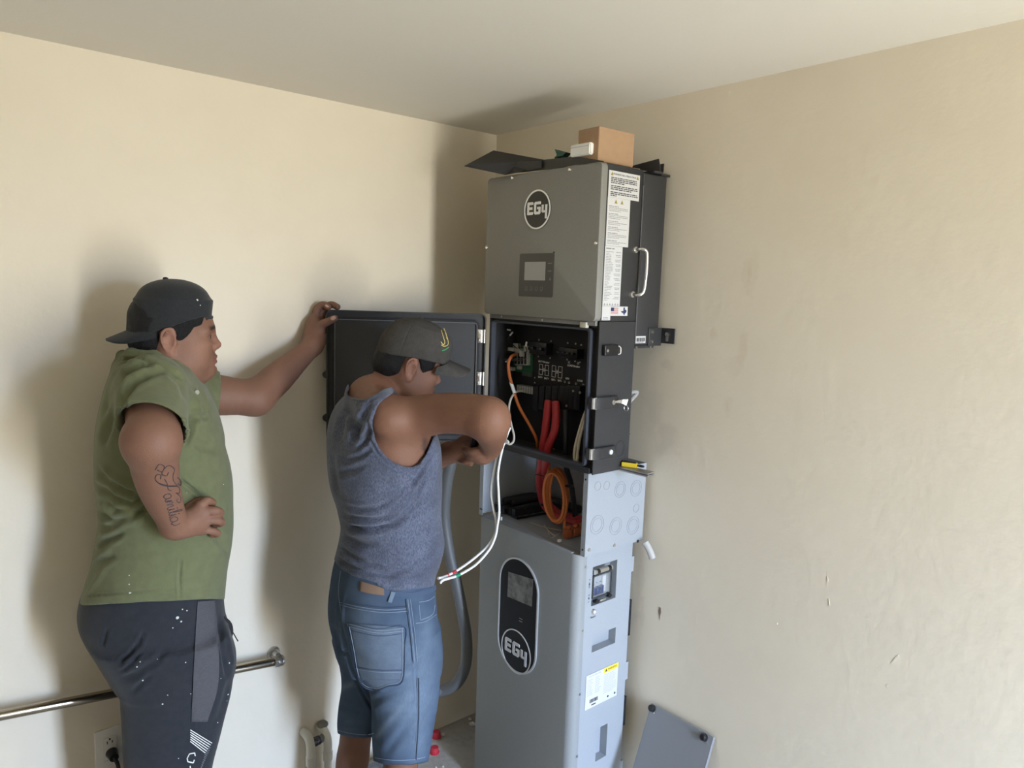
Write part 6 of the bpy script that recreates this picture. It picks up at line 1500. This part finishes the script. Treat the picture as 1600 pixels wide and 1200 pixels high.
shorts = quad_obj('denim_shorts', V3, Q3, den, p2, Cd)
den_d = mat('dark_denim', (.055, .085, .145), .9, bump=(800, .3)); den_l = mat('pale_denim', (.15, .20, .26), .9, noise=(200, (.11, .16, .24), .6), bump=(800, .3)); thr = mat('pale_thread', (.24, .30, .38), .9)
pk_ = drape(V3, [(544.5, 974), (551, 1010), (558, 1045), (563.5, 1063)], [(630.5, 980.5), (631, 1010), (629.5, 1045), (628, 1063)], 'back_pocket', mat('pocket_denim', (.110, .148, .205), .9, noise=[(30, (.155, .20, .26), .7), (240, (.075, .105, .16), .4)], bump=(900, .3)), shorts, .0035, 18, 22)
drape(V3, [(563.5, 1063), (575, 1070), (585, 1076.5)], [(628, 1063), (606, 1071), (586, 1077)], 'back_pocket', MATS['pocket_denim'], shorts, .0035, 8, 8)
seam(V3, [[(545, 975), (590, 985), (630.5, 981.5)], [(545, 979), (590, 989), (630, 986)], [(628, 982), (629, 1020), (626.5, 1062), (606, 1070), (585, 1076), (563, 1063), (552, 1010), (546, 980)], [(556, 1045), (590, 1050), (628, 1050)]], 'pocket_stitching', thr, pk_, .0009, .0052)
seam(V3, [[(544, 972), (590, 982.5), (632, 979), (632.5, 1010), (629.5, 1064), (606, 1073), (585, 1079), (561.5, 1065), (549.5, 1010), (543, 974)], [(544, 984), (590, 993.5), (629, 990)], [(557, 1042), (590, 1047), (629, 1047)], [(634.5, 936), (637.5, 960), (642.5, 1000), (645.5, 1036)], [(654.5, 1060), (654.5, 1120), (650.5, 1188)], [(531, 938), (560, 945), (600, 950), (637, 948)]], 'pocket_seam', den_d, shorts, .0013, .0038)
drape(V3, [(563, 908), (580, 913), (600, 919.5)], [(561, 923.5), (580, 928), (600.5, 930.5)], 'waist_patch', mat('tan_patch', (.21, .135, .09), .7), shorts, .0040, 4, 10)
drape(V3, [(600, 921), (640, 926), (671, 919), (681, 913)], [(600.5, 931), (640, 932), (670, 928), (682, 921)], 'waistband', den_d, shorts, .0025, 5, 20)
drape(V3, [(611.5, 924), (609, 932), (606, 941)], [(618, 926), (615, 934), (612, 942)], 'belt_loop', den_l, shorts, .0060, 3, 8)
seam(V3, [[(531, 941), (560, 948), (600, 953), (637, 951)], [(531, 945), (560, 952), (600, 957), (637, 955)], [(532, 892), (529, 920), (531, 945), (537, 970)], [(637, 936), (640, 960), (645, 1000), (648, 1036)], [(641, 936), (645, 965), (649, 1000), (652, 1034)], [(655, 945), (657, 967), (660, 968), (676, 960), (680, 945)], [(655, 941), (670, 938), (679, 932)], [(650, 974), (665, 971), (682, 960)], [(652, 1060), (652, 1120), (648, 1188)], [(528, 1141), (548, 1146), (572, 1148), (584, 1146)], [(586, 1184), (615, 1188), (645, 1187), (664, 1183)]], 'seam_stitching', thr, shorts, .0009, .0012)
# shoes
for a_ in (an_n, an_f):
    so_ = Sculpt(.02); g_ = np.array([a_[0], a_[1], 0])
    so_.limb([g_+[0, 0, .05], g_+B2.f*.09+[0, 0, .052], g_+B2.f*.18+[0, 0, .040], g_+B2.f*.22+[0, 0, .035]], [.045, .046, .041, .033], .02); so_.limb([g_+[0, 0, .06], g_+[0, 0, .11]], [.05, .047], .02); so_.plane((0, 0, .004), (0, 0, -1))
    Vh, Qh = so_.mesh(.006); quad_obj('shoe', Vh, Qh, mat('shoe_tan', (.18, .12, .07), .7) if 'shoe_tan' not in MATS else MATS['shoe_tan'], p2)

# ---- hair and cap
h2 = Sculpt(.012); P2_ = lambda a, b, c: F2.P(a*K2, b*K2, c*K2)
h2.ell(P2_(.006, 0, .042), np.array((.0960, .0845, .093))*K2, F2.R()); h2.ell(P2_(-.048, 0, -.006), np.array((.050, .070, .044))*K2, F2.R(), .03)
def f2(u, v, b=.075):
    c = F2.P(0, b*K2, 0); d = ray(u, v); p = CAM+d*(((c-CAM) @ F2.s)/(d @ F2.s)); a, s_, u_ = F2.loc(p[None]); return a[0]/K2, u_[0]/K2
hair_poly = [(-.14, .10), (.12, .10), (.088, .045), (.070, .040), (.066, .022), (.058, .004), (.047, -.012), (.036, -.004), (.026, .010), (.018, .026), (.004, .040), (-.014, .040), (-.026, .026), (-.030, .006), (-.027, -.018), (-.030, -.034), (-.060, -.046), (-.085, -.048), (-.14, -.03)]
h2.fn(lambda X: polydist(np.stack([F2.loc(X)[0]/K2, F2.loc(X)[2]/K2], 1), hair_poly), '&', .003)
V4, Q4 = h2.mesh(.003); N4 = vnormals(V4, Q4); V4 = V4+N4*(fbm(V4, 160, 13, 2)*.0012)[:, None]
quad_obj('hair', V4, Q4, hair_m, p2)
c2 = Sculpt(.012)
c2t = [(.010, .010, 0, .105, .0885), (.035, .011, 0, .107, .0890), (.060, .012, 0, .106, .0875), (.085, .015, 0, .103, .083), (.105, .018, 0, .096, .074), (.118, .019, 0, .085, .064)]
c2.loft(F2.o, F2.R(), [[x*K2 for x in r] for r in c2t], .01, n=2.1)
c2.ell(P2_(.018, 0, .098), np.array((.083, .070, .0515))*K2, F2.R(), .02)
c2.fn(lambda X: polydist(np.stack([F2.loc(X)[0]/K2, F2.loc(X)[2]/K2], 1), [(-.16, .20), (.16, .20), (.16, .040), (.060, .037), (.0, .034), (-.06, .024), (-.16, .010)]), '&', .003)
c2.ell(P2_(.001, 0, .045), np.array((.0895, .0775, .0865))*K2, F2.R(), .002, '-')
V5, Q5 = c2.mesh(.003); N5 = vnormals(V5, Q5)
a_, s_, c_ = F2.loc(V5); ang = np.arctan2(s_, a_)
V5 = V5-N5*(np.exp(-((((ang+math.pi/6) % (math.pi/3))-math.pi/6)*np.hypot(s_, a_)/.0016)**2)*.0013)[:, None]
capm2 = mat('charcoal_heather', (.060, .056, .052), .95, noise=[(500, (.105, .10, .095), .6), (40, (.045, .042, .036), .5)], bump=(700, .3), spec=.15)
cap2 = quad_obj('cap', V5, Q5, capm2, p2); cap2['label'] = 'charcoal heather baseball cap with the visor forward'
F2v = Frame3(F2.o, F2.f, F2.u)
class _Sc:
    f, s, u = F2.f, F2.s, F2.u
    @staticmethod
    def P(a, b, c): return F2.P(a*K2, b*K2, c*K2)
visor(_Sc, (.114, .055), (.068, .042), (.192, .046), .036, .0035, 'visor', capm2, cap2, .082)
bm = bmesh.new(); add_blob(bm, P2_(.004, 0, .1495), (.007, .007, .004), None, 12, 8); bm_obj('cap_button', bm, capm2, cap2, True)
yl = mat('yellow_thread', (.62, .50, .16), .7); gl = mat('green_thread', (.05, .35, .14), .7)
em = empty('cap_emblem', tuple(on_surface(V5, 699, 530))); em.parent = cap2; em.matrix_parent_inverse = parent_world(cap2).inverted()
seam(V5, [[(u-3, v) for u, v in L] for L in ([(692.5, 516), (695.5, 526), (698, 535), (695.5, 538.5), (692, 534)], [(696.5, 513), (700, 522), (703, 533), (702.5, 539), (697, 541), (692.5, 539)], [(699, 520), (701.5, 530)])], 'emblem_stroke', yl, em, .0013, .0012)
seam(V5, [[(690.5, 548), (696, 546), (701, 542.5)]], 'emblem_underline', gl, em, .0015, .0012)
# the tool he holds
tl = empty('hand_tool', tuple(pd(742, 692, 2.09))); tag(tl, 'dark screwdriver held in both hands of the man in the tank top', 'tool')
tube('tool_handle', [pd(744, 683, 2.075), pd(740, 700, 2.09)], .0105, black_gloss, tl, 14); tube('tool_collar', [pd(740, 700, 2.09), pd(738.5, 706, 2.097)], .006, steel, tl, 12); tube('tool_shaft', [pd(738.5, 706, 2.097), pd(735, 716, 2.105)], .003, chrome, tl, 8)
